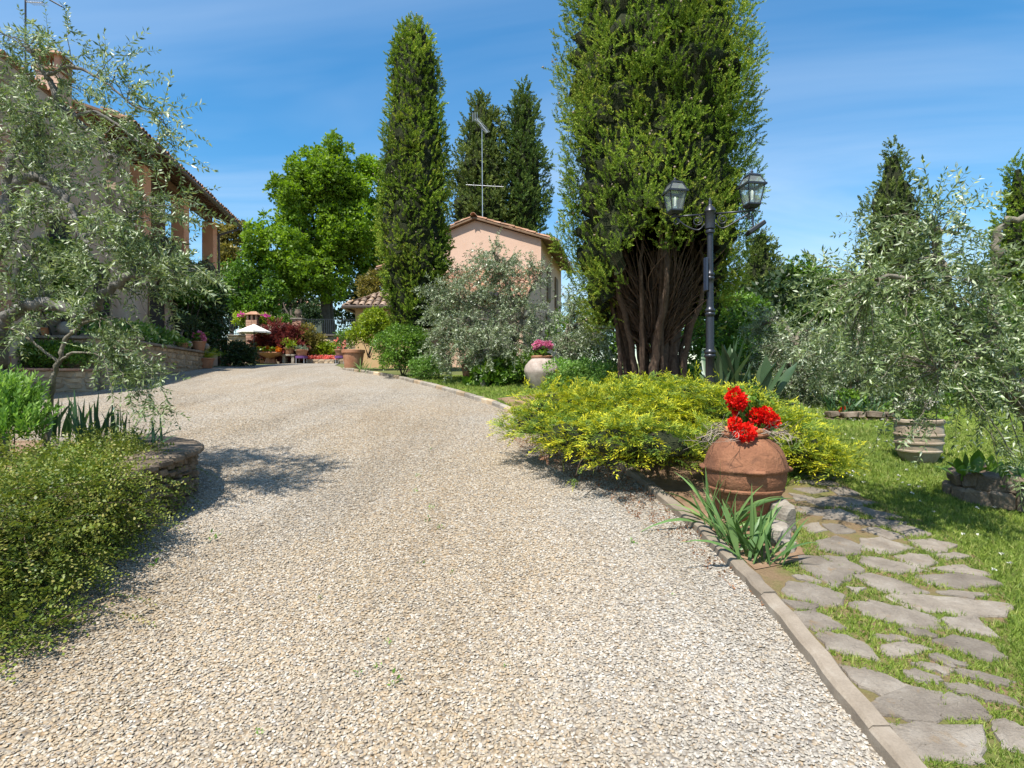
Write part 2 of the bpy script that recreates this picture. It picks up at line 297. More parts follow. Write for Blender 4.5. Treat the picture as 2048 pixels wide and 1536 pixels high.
def smooth_path(pts, k=6, jit=0):
    P = [np.array(tuple(p), float) for p in pts]; P = [2 * P[0] - P[1]] + P + [2 * P[-1] - P[-2]]; out = []
    for i in range(1, len(P) - 2):
        for s in range(k):
            t = s / k; a, b, c, d = P[i - 1:i + 3]
            out.append(.5 * (2 * b + (c - a) * t + (2 * a - 5 * b + 4 * c - d) * t * t + (3 * b - a - 3 * c + d) * t ** 3))
    out.append(P[-2]); out = np.array(out)
    if jit: out[1:-1] += rng.normal(size=(len(out) - 2, 3)) * jit
    return out
def gnarl(V, amt, sc=6):
    """lumpy bark relief"""
    ph = np.sin(V[:, 0] * sc * 2.1 + V[:, 2] * sc) + np.sin(V[:, 1] * sc * 1.7 - V[:, 2] * sc * 1.3) + .6 * np.sin((V[:, 0] + V[:, 1] - V[:, 2]) * sc * 3.1)
    V[:, 0] += ph * amt; V[:, 1] += np.roll(ph, 3) * amt; return V
class MB:
    def __init__(s): s.V = []; s.F = []
    def add(s, V, F): n = len(s.V); s.V += [tuple(v) for v in V]; s.F += [tuple(i + n for i in f) for f in F]; return s
    def box(s, c, d, rz=0, ax=None):
        X, Y, Zx = ax if ax else (Vector((math.cos(rz), math.sin(rz), 0)), Vector((-math.sin(rz), math.cos(rz), 0)), Vector((0, 0, 1)))
        c = Vector(c); V = [c + X * (d[0] / 2 * a) + Y * (d[1] / 2 * b) + Zx * (d[2] / 2 * e) for e in (-1, 1) for a, b in ((-1, -1), (1, -1), (1, 1), (-1, 1))]
        return s.add(V, [(3, 2, 1, 0), (4, 5, 6, 7), (0, 1, 5, 4), (1, 2, 6, 5), (2, 3, 7, 6), (3, 0, 4, 7)])
    def prism(s, poly, vec):
        n = len(poly); v = Vector(vec); V = [Vector(p) for p in poly] + [Vector(p) + v for p in poly]
        return s.add(V, [tuple(range(n))[::-1], tuple(range(n, 2 * n))] + [(i, (i + 1) % n, n + (i + 1) % n, n + i) for i in range(n)])
    def lathe(s, prof, c=(0, 0, 0), n=24, cap=True, wob=0):
        V = []; c = Vector(c)
        for r, z in prof:
            for i in range(n):
                a = 2 * math.pi * i / n; rr = r * (1 + wob * math.sin(3 * a + z * 9) * .5 + wob * math.sin(2 * a - z * 5)); V.append(c + Vector((rr * math.cos(a), rr * math.sin(a), z)))
        F = [(i * n + j, i * n + (j + 1) % n, (i + 1) * n + (j + 1) % n, (i + 1) * n + j) for i in range(len(prof) - 1) for j in range(n)]
        if cap: F += [tuple(range(n))[::-1], tuple(range((len(prof) - 1) * n, len(prof) * n))]
        return s.add(V, F)
    def tube(s, pts, rad, n=8):
        V, Q, _ = tube(pts, rad, n); k = len(V) // n
        s.add(V, [tuple(q) for q in Q] + [])
        b = len(s.V) - len(V); s.F += [tuple(b + i for i in range(n))[::-1], tuple(b + (k - 1) * n + i for i in range(n))]; return s
    def build(s, name, mat, parent=None, smooth=False, bevel=0, world=True):
        me = bpy.data.meshes.new(name); me.from_pydata(s.V, [], s.F); me.update()
        if bevel:
            b = bmesh.new(); b.from_mesh(me); bmesh.ops.bevel(b, geom=b.edges[:], offset=bevel, segments=1, affect='EDGES', clamp_overlap=True); b.to_mesh(me); b.free()
        if smooth: me.polygons.foreach_set('use_smooth', np.ones(len(me.polygons), bool))
        return obj(name, me, parent, mat, world)
def smooth_by_angle(o, ang=40):
    me = o.data; me.polygons.foreach_set('use_smooth', np.ones(len(me.polygons), bool)); me.set_sharp_from_angle(angle=R(ang)); return o

# ------------------------------------------------------------------ foliage templates (y = growth axis)
def blades(items):
    """items: base, dir, normal, length, width, tint0, tint1 -> folded leaf quads"""
    V, Q, T = [], [], []
    for b, d, nrm, L, Wd, t0, t1 in items:
        b = np.array(b, float); d = unit(np.array(d, float)); nrm = np.array(nrm, float); s = unit(np.cross(d, nrm)); nrm = np.cross(s, d); k = len(V)
        V += [b, b + d * L * .45 - s * Wd / 2 + nrm * Wd * .15, b + d * L - nrm * L * .08, b + d * L * .45 + s * Wd / 2 + nrm * Wd * .15, b + d * L * .5 - nrm * Wd * .08]
        Q += [(k, k + 4, k + 2, k + 1), (k, k + 3, k + 2, k + 4)]; tm = (t0 + t1) / 2; T += [t0, tm, t1, tm, tm]
    return np.array(V), np.array(Q), np.array(T)
def diamonds(items):
    V, Q, T = [], [], []
    for b, d, nrm, L, Wd, t0, t1 in items:
        b = np.array(b, float); d = unit(np.array(d, float)); s = unit(np.cross(d, np.array(nrm, float))); k = len(V)
        V += [b, b + d * L * .42 - s * Wd / 2, b + d * L, b + d * L * .42 + s * Wd / 2]; Q.append((k, k + 1, k + 2, k + 3)); tm = (t0 + t1) / 2; T += [t0, tm, t1, tm]
    return np.array(V), np.array(Q), np.array(T)
def rv(s=1): return rng.normal(size=3) * s
def t_olive(L=.22, pairs=9, leaf=.055, w=.0135, fold=True):
    it = []; bend = rv(.12)
    for i in range(pairs):
        f = (i + .6) / pairs; b = np.array([0, f * L, 0]) + bend * f * f * L
        a = rng.uniform(0, math.pi)
        for sgn in (1, -1):
            side = np.array([math.cos(a) * sgn, 0, math.sin(a) * sgn]); d = side * .95 + np.array([0, .55, 0]) + rv(.25)
            tt = .35 + rng.normal() * .2 if rng.random() > .16 else .97
            it.append((b, d, np.cross(d, rv()), leaf * rng.uniform(.7, 1.15) * (1.1 - .35 * f), w * rng.uniform(.8, 1.2), tt, tt))
    for _ in range(2): it.append((np.array([0, L, 0]) + bend * L, np.array([0, 1, 0]) + rv(.3), rv(), leaf * .7, w, .5, .5))
    V, Q, T = (blades if fold else diamonds)(it)
    s = tube([(0, 0, 0), bend * .25 * L + np.array([0, L / 2, 0]), bend * L + np.array([0, L, 0])], [.0022, .0018, .0008], 3, tint=.55)
    return join([(V, Q, T), s])
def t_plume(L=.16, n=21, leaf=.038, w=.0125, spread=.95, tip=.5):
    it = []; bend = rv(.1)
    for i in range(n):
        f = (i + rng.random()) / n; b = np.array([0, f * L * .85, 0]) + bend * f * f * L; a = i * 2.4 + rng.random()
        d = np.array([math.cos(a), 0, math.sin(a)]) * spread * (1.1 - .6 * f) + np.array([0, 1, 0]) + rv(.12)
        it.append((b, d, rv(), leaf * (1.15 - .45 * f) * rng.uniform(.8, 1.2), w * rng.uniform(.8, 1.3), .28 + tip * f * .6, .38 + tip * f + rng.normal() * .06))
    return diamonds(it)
def t_juniper(L=.17, n=6):
    it = []; bend = np.array([0, 0, -.25]) + rv(.08)
    for i in range(n):
        f = (i + .5) / n; b = np.array([0, f * L, 0]) + bend * f * f * L
        for sgn in (1, -1):
            d0 = np.array([sgn * .8, .85, 0]) + rv(.2); ll = .075 * (1.1 - .7 * f) * rng.uniform(.7, 1.2)
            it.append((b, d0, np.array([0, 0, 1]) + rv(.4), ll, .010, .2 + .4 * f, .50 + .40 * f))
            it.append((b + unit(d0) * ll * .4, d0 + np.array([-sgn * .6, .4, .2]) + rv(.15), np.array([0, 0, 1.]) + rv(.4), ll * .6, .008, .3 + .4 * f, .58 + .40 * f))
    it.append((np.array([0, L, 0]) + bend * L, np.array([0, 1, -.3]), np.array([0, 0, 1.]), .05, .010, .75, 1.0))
    return diamonds(it)
def t_cluster(n=9, r=.10, leaf=.07, w=.035, up=.5, fold=True):
    it = []
    for i in range(n):
        d = rdir(1)[0]; d[1] = abs(d[1]) * .8 + .15; b = unit(d) * r * rng.uniform(.15, .9)
        it.append((b, d + rv(.35), np.array([0, up, 0]) + rv(.6), leaf * rng.uniform(.7, 1.2), w * rng.uniform(.8, 1.2), .42 + rng.normal() * .18, .5 + rng.normal() * .15))
    return (blades if fold else diamonds)(it)
def t_sprig(L=.16, n=12, leaf=.0205, w=.013):
    it = []; bend = np.array([0, 0, -.3]) + rv(.1)
    for i in range(n):
        f = (i + .5) / n; b = np.array([0, f * L, 0]) + bend * f * f * L; sgn = 1 if i % 2 else -1
        it.append((b, np.array([sgn * .9, .5, .1]) + rv(.3), np.array([0, 0, 1.]) + rv(.35), leaf * rng.uniform(.7, 1.2), w, .4 + .3 * f + rng.normal() * .12, .45 + .35 * f + rng.normal() * .12))
    return diamonds(it)
def multi(tms, P, D, S, **k):
    P = np.asarray(P); D = np.asarray(D); n = len(P); S = np.broadcast_to(np.asarray(S, float), (n,)); idx = rng.integers(0, len(tms), n); out = []
    ti = k.pop('tint', None)
    for i, tm in enumerate(tms):
        q = idx == i
        if q.any(): out.append(scatter(tm, P[q], D[q], S[q], tint=None if ti is None else np.asarray(ti)[q], **{a: (b[q] if isinstance(b, np.ndarray) and len(b) == n else b) for a, b in k.items()}))
    return out
TO = [t_olive() for _ in range(5)]
TOS = [t_olive(.26, 8, .068, .021, False) for _ in range(4)]
TP = [t_plume() for _ in range(5)]
TPB = [t_plume(.28, 17, .085, .036, .95, .45) for _ in range(4)]
TJ = [t_juniper() for _ in range(5)]
TC = [t_cluster(fold=False) for _ in range(4)]
TCS = [t_cluster(10, .08, .042, .022, fold=False) for _ in range(4)]
TS = [t_sprig() for _ in range(5)]
TB = [t_cluster(9, .42, .30, .22, .9, False) for _ in range(5)]
TF = [t_cluster(9, .022, .024, .022, 0, False) for _ in range(3)]

def blob_pts(blobs, n, inner=.72, low=-.75):
    """points over a heap of ellipsoids ((cx,cy,cz),(rx,ry,rz)); most sit near the surface"""
    w = np.array([(r[0] * r[1] * r[2]) ** (2 / 3) for c, r in blobs]); idx = rng.choice(len(blobs), n, p=w / w.sum())
    C = np.array([tuple(b[0]) for b in blobs])[idx]; Rr = np.array([tuple(b[1]) for b in blobs])[idx]
    d = rdir(n); d[:, 2] = np.where(d[:, 2] < low, -d[:, 2], d[:, 2]); k = inner + (1.06 - inner) * rng.random(n) ** .6
    return C + d * Rr * k[:, None], unit(d / Rr)
def lumps(c, r, m, f=(.28, .5), low=-.5):
    """break one ellipsoid into lumps"""
    c = np.array(tuple(c)); r = np.array(tuple(r)); out = [(c, r * .62)]
    for _ in range(m):
        d = rdir(1)[0]; d[2] = max(d[2], low); s = rng.uniform(*f); out.append((c + d * r * (1.0 - s * .75), r * s * rng.uniform(.8, 1.15, 3)))
    return out
def stems(base, tips, r0, r1, n=4, lift=.15):
    out = []
    for tp in tips:
        b = np.array(tuple(base)) + rv(.02); tp = np.array(tuple(tp)); m = (b + tp) / 2 + rv(.05) + np.array([0, 0, lift * np.linalg.norm(tp - b)])
        out.append(tube(smooth_path([b, m, tp], 4), np.linspace(r0, r1, 9), n))
    return out
def shrub(name, label, cat, c, r, n, tm, mat, S=1, m=14, group=None, bark='dark_bark', up=.5, inner=.7, low=-.5, parent_z=None, lump=(.28, .5), core=True, tvar=.2):
    base = Vector((c[0], c[1], parent_z if parent_z is not None else zf(c[1])))
    t = thing(name, label, cat, base, 0, group); bl = lumps(c, r, m, lump, low); P, D = blob_pts(bl, n, inner, low); kp = (D[:, 1] < .35) | (rng.random(len(D)) < .4); P, D = P[kp], D[kp]
    D = unit(D + np.array([0, 0, up]) + rng.normal(size=D.shape) * .25)
    q = P[:, 2] > base.z + .02; P, D = P[q], D[q]
    foliage('foliage', multi(tm, P, D, S * rng.uniform(.75, 1.25, len(P)), tvar=tvar), mat, t)
    tips = [b[0] for b in bl[1:8]]
    foliage('stem', stems(base, tips, .018 * max(r), .006 * max(r), 5), bark, t, True)
    return t

# ================================================================== THE SETTING
def strip(name, ys, xl, xr, nx, dz, mat):
    V, F = [], []
    for y in ys:
        a, b = xl(y), xr(y)
        for i in range(nx + 1): V.append((a + (b - a) * i / nx, y, zf(y) + dz))
    k = nx + 1
    F = [(j * k + i, j * k + i + 1, (j + 1) * k + i + 1, (j + 1) * k + i) for j in range(len(ys) - 1) for i in range(nx)]
    me = bpy.data.meshes.new(name); me.from_pydata(V, [], F); me.update(); o = obj(name, me, None, mat); me.polygons.foreach_set('use_smooth', np.ones(len(me.polygons), bool)); return o
YS = list(np.concatenate([np.linspace(-60, -10, 6), np.linspace(-9, 42, 103), np.linspace(45, 600, 20)]))
tag(strip('ground', YS, lambda y: -500, lambda y: 500, 12, -.02, 'earth'), 'dark earth and rough grass of the sloping garden', kind='structure')
KY = [-4, 0, 2.04, 2.9, 3.83, 5.0, 6.33, 8.3, 10.4, 12.6, 14.8, 17.8, 24, 34]
KX = [1.15, 1.30, 1.376, 1.43, 1.445, 1.33, 1.11, .49, -.31, -1.5, -2.88, -5.2, -7.4, -10.2]
def xk(y): return float(np.interp(y, KY, KX))
def xleft(y): return -9.5 if y < 11 else -6.72 - .178 * y - (2.2 if y < 12.2 else 0)
DY = list(np.linspace(-4, 34.2, 180))
tag(strip('driveway', DY, xleft, xk, 24, .004, 'gravel_bed'), 'pale pebble driveway rising up the slope', kind='structure')
LY = list(np.linspace(-3, 15.5, 90))
tag(strip('lawn', LY, xk, lambda y: 26, 30, .030, 'lawn_ground'), 'bright green lawn beside the stone path', kind='structure')
# kerb: long cast stones near, short rough ones farther on
kerb = thing('kerb', 'low stone kerb between driveway and garden', None, (1.4, 3, zf(3))); kerb['kind'] = 'structure'
y = -2.0; first = True
kys = []
while y < 17.6:
    L = rng.uniform(.95, 1.1) if y < 6.5 else rng.uniform(.28, .42); kys.append((y, min(y + L, 17.8))); y += L
for i, (a, b) in enumerate(kys):
    pa, pb = Vector((xk(a), a, zf(a))), Vector((xk(b), b, zf(b))); d = (pb - pa); Ln = d.length; X = d.normalized(); Yx = Vector((0, 0, 1)).cross(X).normalized(); Zx = X.cross(Yx)
    near = a < 6.5; w = .088 if near else rng.uniform(.10, .15)
    mb = MB(); n = 9 if near else 2
    for s in range(n):
        V0 = pa + X * (Ln * s / n)
    V, F = [], []
    for s in range(n + 1):
        c = pa + X * (.006 + (Ln - .012) * s / n); jw = rng.normal() * .004; jh = rng.normal() * .003
        for (u, h) in ((-w / 2 + jw, -.06), (-w / 2 + jw, .052 + jh), (-w / 2 + .014 + jw, .066 + jh), (w / 2 - .012 + jw, .068 + jh), (w / 2 + jw, .054), (w / 2 + jw, -.06)):
            V.append(c - Yx * u + Zx * (h if near else h * 1.15))
    F = [(s * 6 + j, s * 6 + (j + 1) % 6, s * 6 + 6 + (j + 1) % 6, s * 6 + 6 + j) for s in range(n) for j in range(6)] + [tuple(range(6)), tuple(range(n * 6, n * 6 + 6))[::-1]]
    mb.add(V, F); ks = mb.build('kerb_stone', 'concrete' if near else ('grey_stone' if i % 3 else 'wall_stone'), kerb)
    bm = bmesh.new(); bm.from_mesh(ks.data); bmesh.ops.recalc_face_normals(bm, faces=bm.faces[:]); bm.to_mesh(ks.data); bm.free()

# stone path: each flagstone traced as a polygon on the ground
def zA(q): return [(1450 + a / 3.368, 1080 + b / 3.368) for a, b in q]
def zB(q): return [(1480 + a / 3.606, 780 + b / 3.606) for a, b in q]
FL = [zA(q) for q in [
 [(505,155),(620,160),(760,220),(870,262),(800,310),(730,345),(640,300),(510,215)], [(400,375),(450,330),(560,345),(700,385),(785,425),(720,490),(560,465),(420,420)],
 [(400,455),(520,470),(640,500),(600,525),(470,510)], [(470,540),(600,535),(720,590),(800,645),(640,665),(540,620)], [(625,695),(760,690),(940,750),(1020,865),(860,830),(700,790)],
 [(790,915),(960,940),(1230,1040),(1060,1110),(900,1040)], [(1020,1150),(1250,1050),(1440,1110),(1460,1180),(1455,1265),(1250,1270),(1050,1220)], [(1480,1120),(1650,1130),(1780,1240),(1740,1270),(1480,1265)],
 [(1150,1330),(1300,1315),(1700,1350),(1730,1560),(1240,1560),(1180,1450)], [(860,480),(980,470),(1200,510),(1380,560),(1445,635),(1300,645),(1080,600),(960,560)],
 [(1200,655),(1300,658),(1420,695),(1400,720),(1240,684)], [(1000,700),(1120,695),(1240,730),(1100,742)], [(1050,775),(1240,750),(1390,790),(1250,830),(1090,835)],
 [(1110,425),(1300,420),(1700,465),(1890,490),(1850,560),(1600,555),(1300,520)], [(1490,575),(1680,570),(1810,710),(1640,680),(1500,640)], [(1400,735),(1540,710),(1740,745),(1890,850),(1750,865),(1520,790)],
 [(880,290),(1000,280),(1200,335),(1350,395),(1200,415),(1020,370)], [(1300,285),(1480,280),(1700,300),(1850,350),(1600,365),(1380,335)], [(950,160),(1060,165),(1240,215),(1340,250),(1150,265),(940,210)],
 [(1160,155),(1240,135),(1350,150),(1420,200),(1330,225),(1230,200)], [(910,30),(1060,30),(1250,90),(1100,130),(940,100)], [(640,50),(760,25),(900,80),(910,130),(800,140),(640,100)],
 [(650,150),(800,160),(930,245),(880,262),(720,200)], [(1240,40),(1400,40),(1540,75),(1480,120),(1370,115)], [(1400,240),(1600,215),(1790,275),(1700,290),(1500,258)],
 [(1380,840),(1500,845),(1640,900),(1560,920),(1430,880)], [(1300,900),(1420,897),(1540,945),(1470,970),(1340,930)], [(1200,940),(1290,935),(1450,990),(1410,1030),(1250,990)],
 [(1570,950),(1700,945),(1910,1010),(1880,1040),(1640,990)], [(1500,1040),(1640,1040),(1900,1130),(2000,1190),(1760,1150),(1560,1090)], [(820,362),(950,375),(880,402)],
 [(1440,398),(1600,392),(1790,420),(1650,440)], [(1400,135),(1560,130),(1640,160),(1500,165)], [(1790,1300),(1900,1290),(2050,1350),(2040,1500),(1860,1450)],
 [(460,285),(520,280),(640,318),(590,335),(500,312)]]] + [zB(q) for q in [
 [(620,905),(720,898),(860,955),(780,980),(625,960)], [(400,742),(520,735),(630,758),(520,776)], [(420,690),(560,680),(660,690),(720,718),(560,714)], [(510,830),(700,802),(950,850),(760,878),(570,866)],
 [(340,872),(480,880),(608,902),(600,938),(400,918)], [(775,890),(900,882),(1160,955),(990,960)], [(800,984),(1000,968),(1240,995),(1040,1020),(880,1008)], [(885,1045),(1000,1037),(1190,1100),(1080,1112)],
 [(1050,1030),(1180,1015),(1300,1050),(1370,1082),(1210,1088)], [(590,1005),(700,1012),(820,1058),(700,1072)], [(365,782),(480,798),(550,824),(400,828)], [(640,740),(760,735),(850,780),(720,790)], [(440,1020),(560,1000),(600,1050),(520,1080)],
 [(480,650),(600,640),(680,665),(560,672)]]]
pw = [gp(*q) for q in [(1475,1120),(1560,1000),(1590,955),(1680,965),(1720,1000),(1860,1050),(1960,1130),(2010,1200),(2020,1300),(2050,1400),(2080,1536),(2100,1640),(1820,1640),(1790,1510),(1700,1385),(1575,1250)]]
V = [(q.x, q.y, q.z + .036) for q in pw]
path = tag(MB().add(V, [tuple(range(len(V)))[::-1]]).build('path', 'path_ground'), 'earth and stone path of irregular flagstones across the lawn', kind='structure')
bm = bmesh.new(); bm.from_mesh(path.data); bmesh.ops.recalc_face_normals(bm, faces=bm.faces[:])
for _ in range(4): bmesh.ops.triangulate(bm, faces=bm.faces[:]); bmesh.ops.subdivide_edges(bm, edges=[e for e in bm.edges if e.calc_length() > .35], cuts=1)
for v in bm.verts: v.co.z = zf(v.co.y) + .034
for f in bm.faces:
    if f.normal.z < 0: f.normal_flip()
bm.to_mesh(path.data); bm.free()
FLW = []
for poly in FL:
    W3 = [gp(*q) for q in poly]; c = sum(W3, Vector()) / len(W3); FLW.append((c, max((q - c).length for q in W3)))
    ring = []
    for i, a in enumerate(W3):                         # rounded, slightly ragged outline
        b = W3[(i + 1) % len(W3)]
        for f in (.06, .35, .65, .94):
            q = a.lerp(b, f); q = q + (q - c).normalized() * (rng.normal() * .009); ring.append(q)
    n = len(ring); V, F = [], []; tilt = rng.normal() * .006
    for k, (ins, h) in enumerate(((1.15, -.02), (1.15, .036), (1.11, .044), (.80, .047), (.4, .048))):
        for q in ring:
            w = c.lerp(q, ins); V.append((w.x, w.y, zf(w.y) + h + (rng.normal() * .0016 if k > 2 else 0) + tilt * (w.x - c.x) * 4))
    F = [(k * n + i, k * n + (i + 1) % n, (k + 1) * n + (i + 1) % n, (k + 1) * n + i) for k in range(4) for i in range(n)] + [tuple(range(4 * n, 5 * n))]
    fo = MB().add(V, F).build('flagstone', 'flagstone', path)
    bm = bmesh.new(); bm.from_mesh(fo.data); bmesh.ops.recalc_face_normals(bm, faces=bm.faces[:])
    if sum(f.normal.z * f.calc_area() for f in bm.faces) < 0: bmesh.ops.reverse_faces(bm, faces=bm.faces[:])
    bm.to_mesh(fo.data); bm.free()
# soil under the juniper, jar and cypress
bp = [(1.50, 3.55), (1.9, 3.7), (2.1, 4.4), (2.35, 5.2), (2.7, 5.7), (3.3, 6.6), (4.0, 8.5), (4.0, 11.5), (1.6, 12.4), (-.3, 11.0), (.35, 9), (.9, 7.4), (1.25, 5.9), (1.42, 4.8)]
soil = MB().add([(a, b, zf(b) + .042) for a, b in bp], [tuple(range(len(bp)))]).build('planting_bed', 'soil'); tag(soil, 'bare brown soil of the planting bed beside the kerb', kind='structure')
bm = bmesh.new(); bm.from_mesh(soil.data)
for _ in range(4): bmesh.ops.triangulate(bm, faces=bm.faces[:]); bmesh.ops.subdivide_edges(bm, edges=[e for e in bm.edges if e.calc_length() > .6], cuts=1)
for v in bm.verts: v.co.z = zf(v.co.y) + .040
for f in bm.faces:
    if f.normal.z < 0: f.normal_flip()
bm.to_mesh(soil.data); bm.free()
# brown debris that has drifted onto the gravel beside the kerb
dp = [(1.42, 3.0), (1.43, 3.9), (1.3, 5.0), (1.07, 6.3), (.55, 7.6), (.0, 8.2), (.05, 7.0), (.5, 5.9), (.85, 5.0), (1.12, 4.1), (1.30, 3.3)]

# gravel: real pebbles in front, the driveway material takes over up the slope
def gravel_points():
    out = []
    for y0, y1, dens in ((1.55, 3.0, 9000), (3.0, 4.5, 6600), (4.5, 6.5, 3600), (6.5, 9.0, 1500), (9, 12, 500)):
        xl, xr = max(-1.3 * y1 - .6, -8.5), 1.46; n = int((xr - xl) * (y1 - y0) * dens)
        x = rng.uniform(xl, xr, n); y = rng.uniform(y0, y1, n); q = (x < np.interp(y, KY, KX) - .045) & (x > -1.3 * y - .6)
        thin = np.sin(x * 2.1 + .8 * np.sin(y * 1.3)) * np.sin(y * 1.15 + x * .6) + .5 * np.sin(x * 5.3 - y * 3.7); q &= (thin < .85) | (rng.random(n) < .45)
        bed = (x < -2.9) & (y < 5.3); q &= ~bed; out.append(np.stack([x[q], y[q]], 1))
    return np.concatenate(out)
gpnt = gravel_points(); n = len(gpnt)
gme = bpy.data.meshes.new('gravel'); gme.vertices.add(n)
gme.vertices.foreach_set('co', np.stack([gpnt[:, 0], gpnt[:, 1], Z(gpnt[:, 1]) + rng.uniform(.001, .010, n)], 1).astype(np.float32).ravel())
gme.update(); gravel = obj('gravel', gme); gme.materials.append(M['pebble'])
tag(gravel, 'loose cream and grey pebbles covering the driveway', 'gravel', kind='stuff')
ng = bpy.data.node_groups.new('pebbles', 'GeometryNodeTree'); ng.interface.new_socket('Geometry', in_out='INPUT', socket_type='NodeSocketGeometry'); ng.interface.new_socket('Geometry', in_out='OUTPUT', socket_type='NodeSocketGeometry')
N = ng.nodes.new; Lk = ng.links.new
gi, go_ = N('NodeGroupInput'), N('NodeGroupOutput'); jn = N('GeometryNodeJoinGeometry')
for k in range(4):
    ic = N('GeometryNodeMeshIcoSphere'); ic.inputs['Radius'].default_value = .5; ic.inputs['Subdivisions'].default_value = 2
    sp_ = N('GeometryNodeSetPosition'); tn = N('ShaderNodeTexNoise'); tn.noise_dimensions = '4D'; tn.inputs['W'].default_value = k * 7.3; tn.inputs['Scale'].default_value = 1.5; tn.inputs['Detail'].default_value = 1
    sb = N('ShaderNodeVectorMath'); sb.operation = 'SUBTRACT'; sb.inputs[1].default_value = (.5, .5, .5); scv = N('ShaderNodeVectorMath'); scv.operation = 'SCALE'; scv.inputs['Scale'].default_value = .75
    Lk(tn.outputs['Color'], sb.inputs[0]); Lk(sb.outputs[0], scv.inputs[0]); Lk(scv.outputs[0], sp_.inputs['Offset']); Lk(ic.outputs[0], sp_.inputs['Geometry'])
    sm = N('GeometryNodeSetShadeSmooth'); Lk(sp_.outputs[0], sm.inputs[0]); mt = N('GeometryNodeSetMaterial'); mt.inputs['Material'].default_value = M['pebble']; Lk(sm.outputs[0], mt.inputs[0])
    gt = N('GeometryNodeGeometryToInstance'); Lk(mt.outputs[0], gt.inputs[0]); Lk(gt.outputs[0], jn.inputs[0])
ip = N('GeometryNodeInstanceOnPoints'); ip.inputs['Pick Instance'].default_value = True
Lk(gi.outputs[0], ip.inputs['Points']); Lk(jn.outputs[0], ip.inputs['Instance'])
r1 = N('FunctionNodeRandomValue'); r1.data_type = 'FLOAT_VECTOR'; r1.inputs[0].default_value = (-.35, -.35, 0); r1.inputs[1].default_value = (.35, .35, 6.28); Lk(r1.outputs[0], ip.inputs['Rotation'])
r2 = N('FunctionNodeRandomValue'); r2.data_type = 'FLOAT_VECTOR'; r2.inputs[0].default_value = (.009, .007, .0045); r2.inputs[1].default_value = (.022, .016, .0085); r2.inputs['Seed'].default_value = 5; Lk(r2.outputs[0], ip.inputs['Scale'])
Lk(ip.outputs[0], go_.inputs[0]); md = gravel.modifiers.new('pebbles', 'NODES'); md.node_group = ng

# lawn grass, daisies, weeds
def in_poly(x, y, poly):
    c = np.zeros(len(x), bool); n = len(poly)
    for i in range(n):
        (x0, y0), (x1, y1) = poly[i][:2], poly[(i + 1) % n][:2]; q = ((y0 > y) != (y1 > y)) & (x < (x1 - x0) * (y - y0) / (y1 - y0 + 1e-12) + x0); c ^= q
    return c
def t_tuft(n=6, h=.028, w=.005, sp=.9):
    V, Q, T = [], [], []
    for i in range(n):
        a = rng.uniform(0, 6.28); b = np.array([math.cos(a), 0, math.sin(a)]) * rng.uniform(0, .018); d = np.array([math.cos(a) * sp, 1, math.sin(a) * sp]) * h * rng.uniform(.6, 1.25) + rv(.006); s = unit(np.cross(unit(d), rv())) * w / 2; k = len(V)
        V += [b - s, b + s, b + d + s * .25, b + d - s * .25]; Q.append((k, k + 1, k + 2, k + 3)); t0 = .35 + rng.normal() * .2; T += [t0 * .7, t0 * .7, t0 + .12, t0 + .12]
    return np.array(V), np.array(Q), np.array(T)
TG = [t_tuft() for _ in range(6)]
pwp = [(q.x, q.y) for q in pw]; flp = [[(lambda g: (g.x, g.y))(gp(*q)) for q in poly] for poly in FL]
def stone_mask(x, y):
    c = np.zeros(len(x), bool)
    for q in flp: c |= in_poly(x, y, q)
    return c
P = []
for y0, y1, dens in ((1.5, 3, 5200), (3, 5, 3000), (5, 8, 1100), (8, 15, 170)):
    xr = 1.35 * y1 + 1.6; n = int((xr - .9) * (y1 - y0) * dens) if y1 < 9 else int(28 * 7 * dens); x = rng.uniform(.9 if y1 < 9 else -3, xr, n); y = rng.uniform(y0, y1, n)
    q = (x > np.interp(y, KY, KX) + .07) & (x < 1.35 * y + 1.6) & ~in_poly(x, y, bp); onp = in_poly(x, y, pwp); q &= ~onp | ((rng.random(n) < .8) & (np.sin(x * 7) + np.sin(y * 6 + x * 2) > -1.5 + 2.2 * np.clip((y - 3.2) / 2, 0, .9))); x, y = x[q], y[q]; q = ~stone_mask(x, y); x, y = x[q], y[q]
    P.append(np.stack([x, y, Z(y) + .031], 1))
P = np.concatenate(P); D = np.tile([0, 0, 1.], (len(P), 1)) + rng.normal(size=(len(P), 3)) * .18
onp = in_poly(P[:, 0], P[:, 1], pwp); patch = .5 * np.sin(P[:, 0] * 2.3 + 1) * np.sin(P[:, 1] * 1.9) 
S = np.where(onp, .85, 1.0) * rng.uniform(.7, 1.3, len(P)) * np.interp(P[:, 1], [2, 5, 12], [.95, 1.25, 2.0])
gm = bpy.data.meshes.new('grass'); gm.vertices.add(len(P)); gm.vertices.foreach_set('co', P.astype(np.float32).ravel())
yaw = rng.uniform(0, 6.283, len(P)); ROT = np.stack([math.pi / 2 + rng.normal(size=len(P)) * .18, rng.normal(size=len(P)) * .18, yaw], 1)
for nm, tp_, v_ in (('rot', 'FLOAT_VECTOR', ROT), ('itint', 'FLOAT', np.clip(.02 + .16 * patch + rng.normal(size=len(P)) * .16, -.4, .5)), ('isc', 'FLOAT', S)):
    a_ = gm.attributes.new(nm, tp_, 'POINT'); a_.data.foreach_set('vector' if 'VEC' in tp_ else 'value', np.asarray(v_, np.float32).ravel())
g = obj('grass', gm); gm.materials.append(M['lawn_blade']); tag(g, 'short green grass of the lawn and path joints', 'grass', kind='stuff')
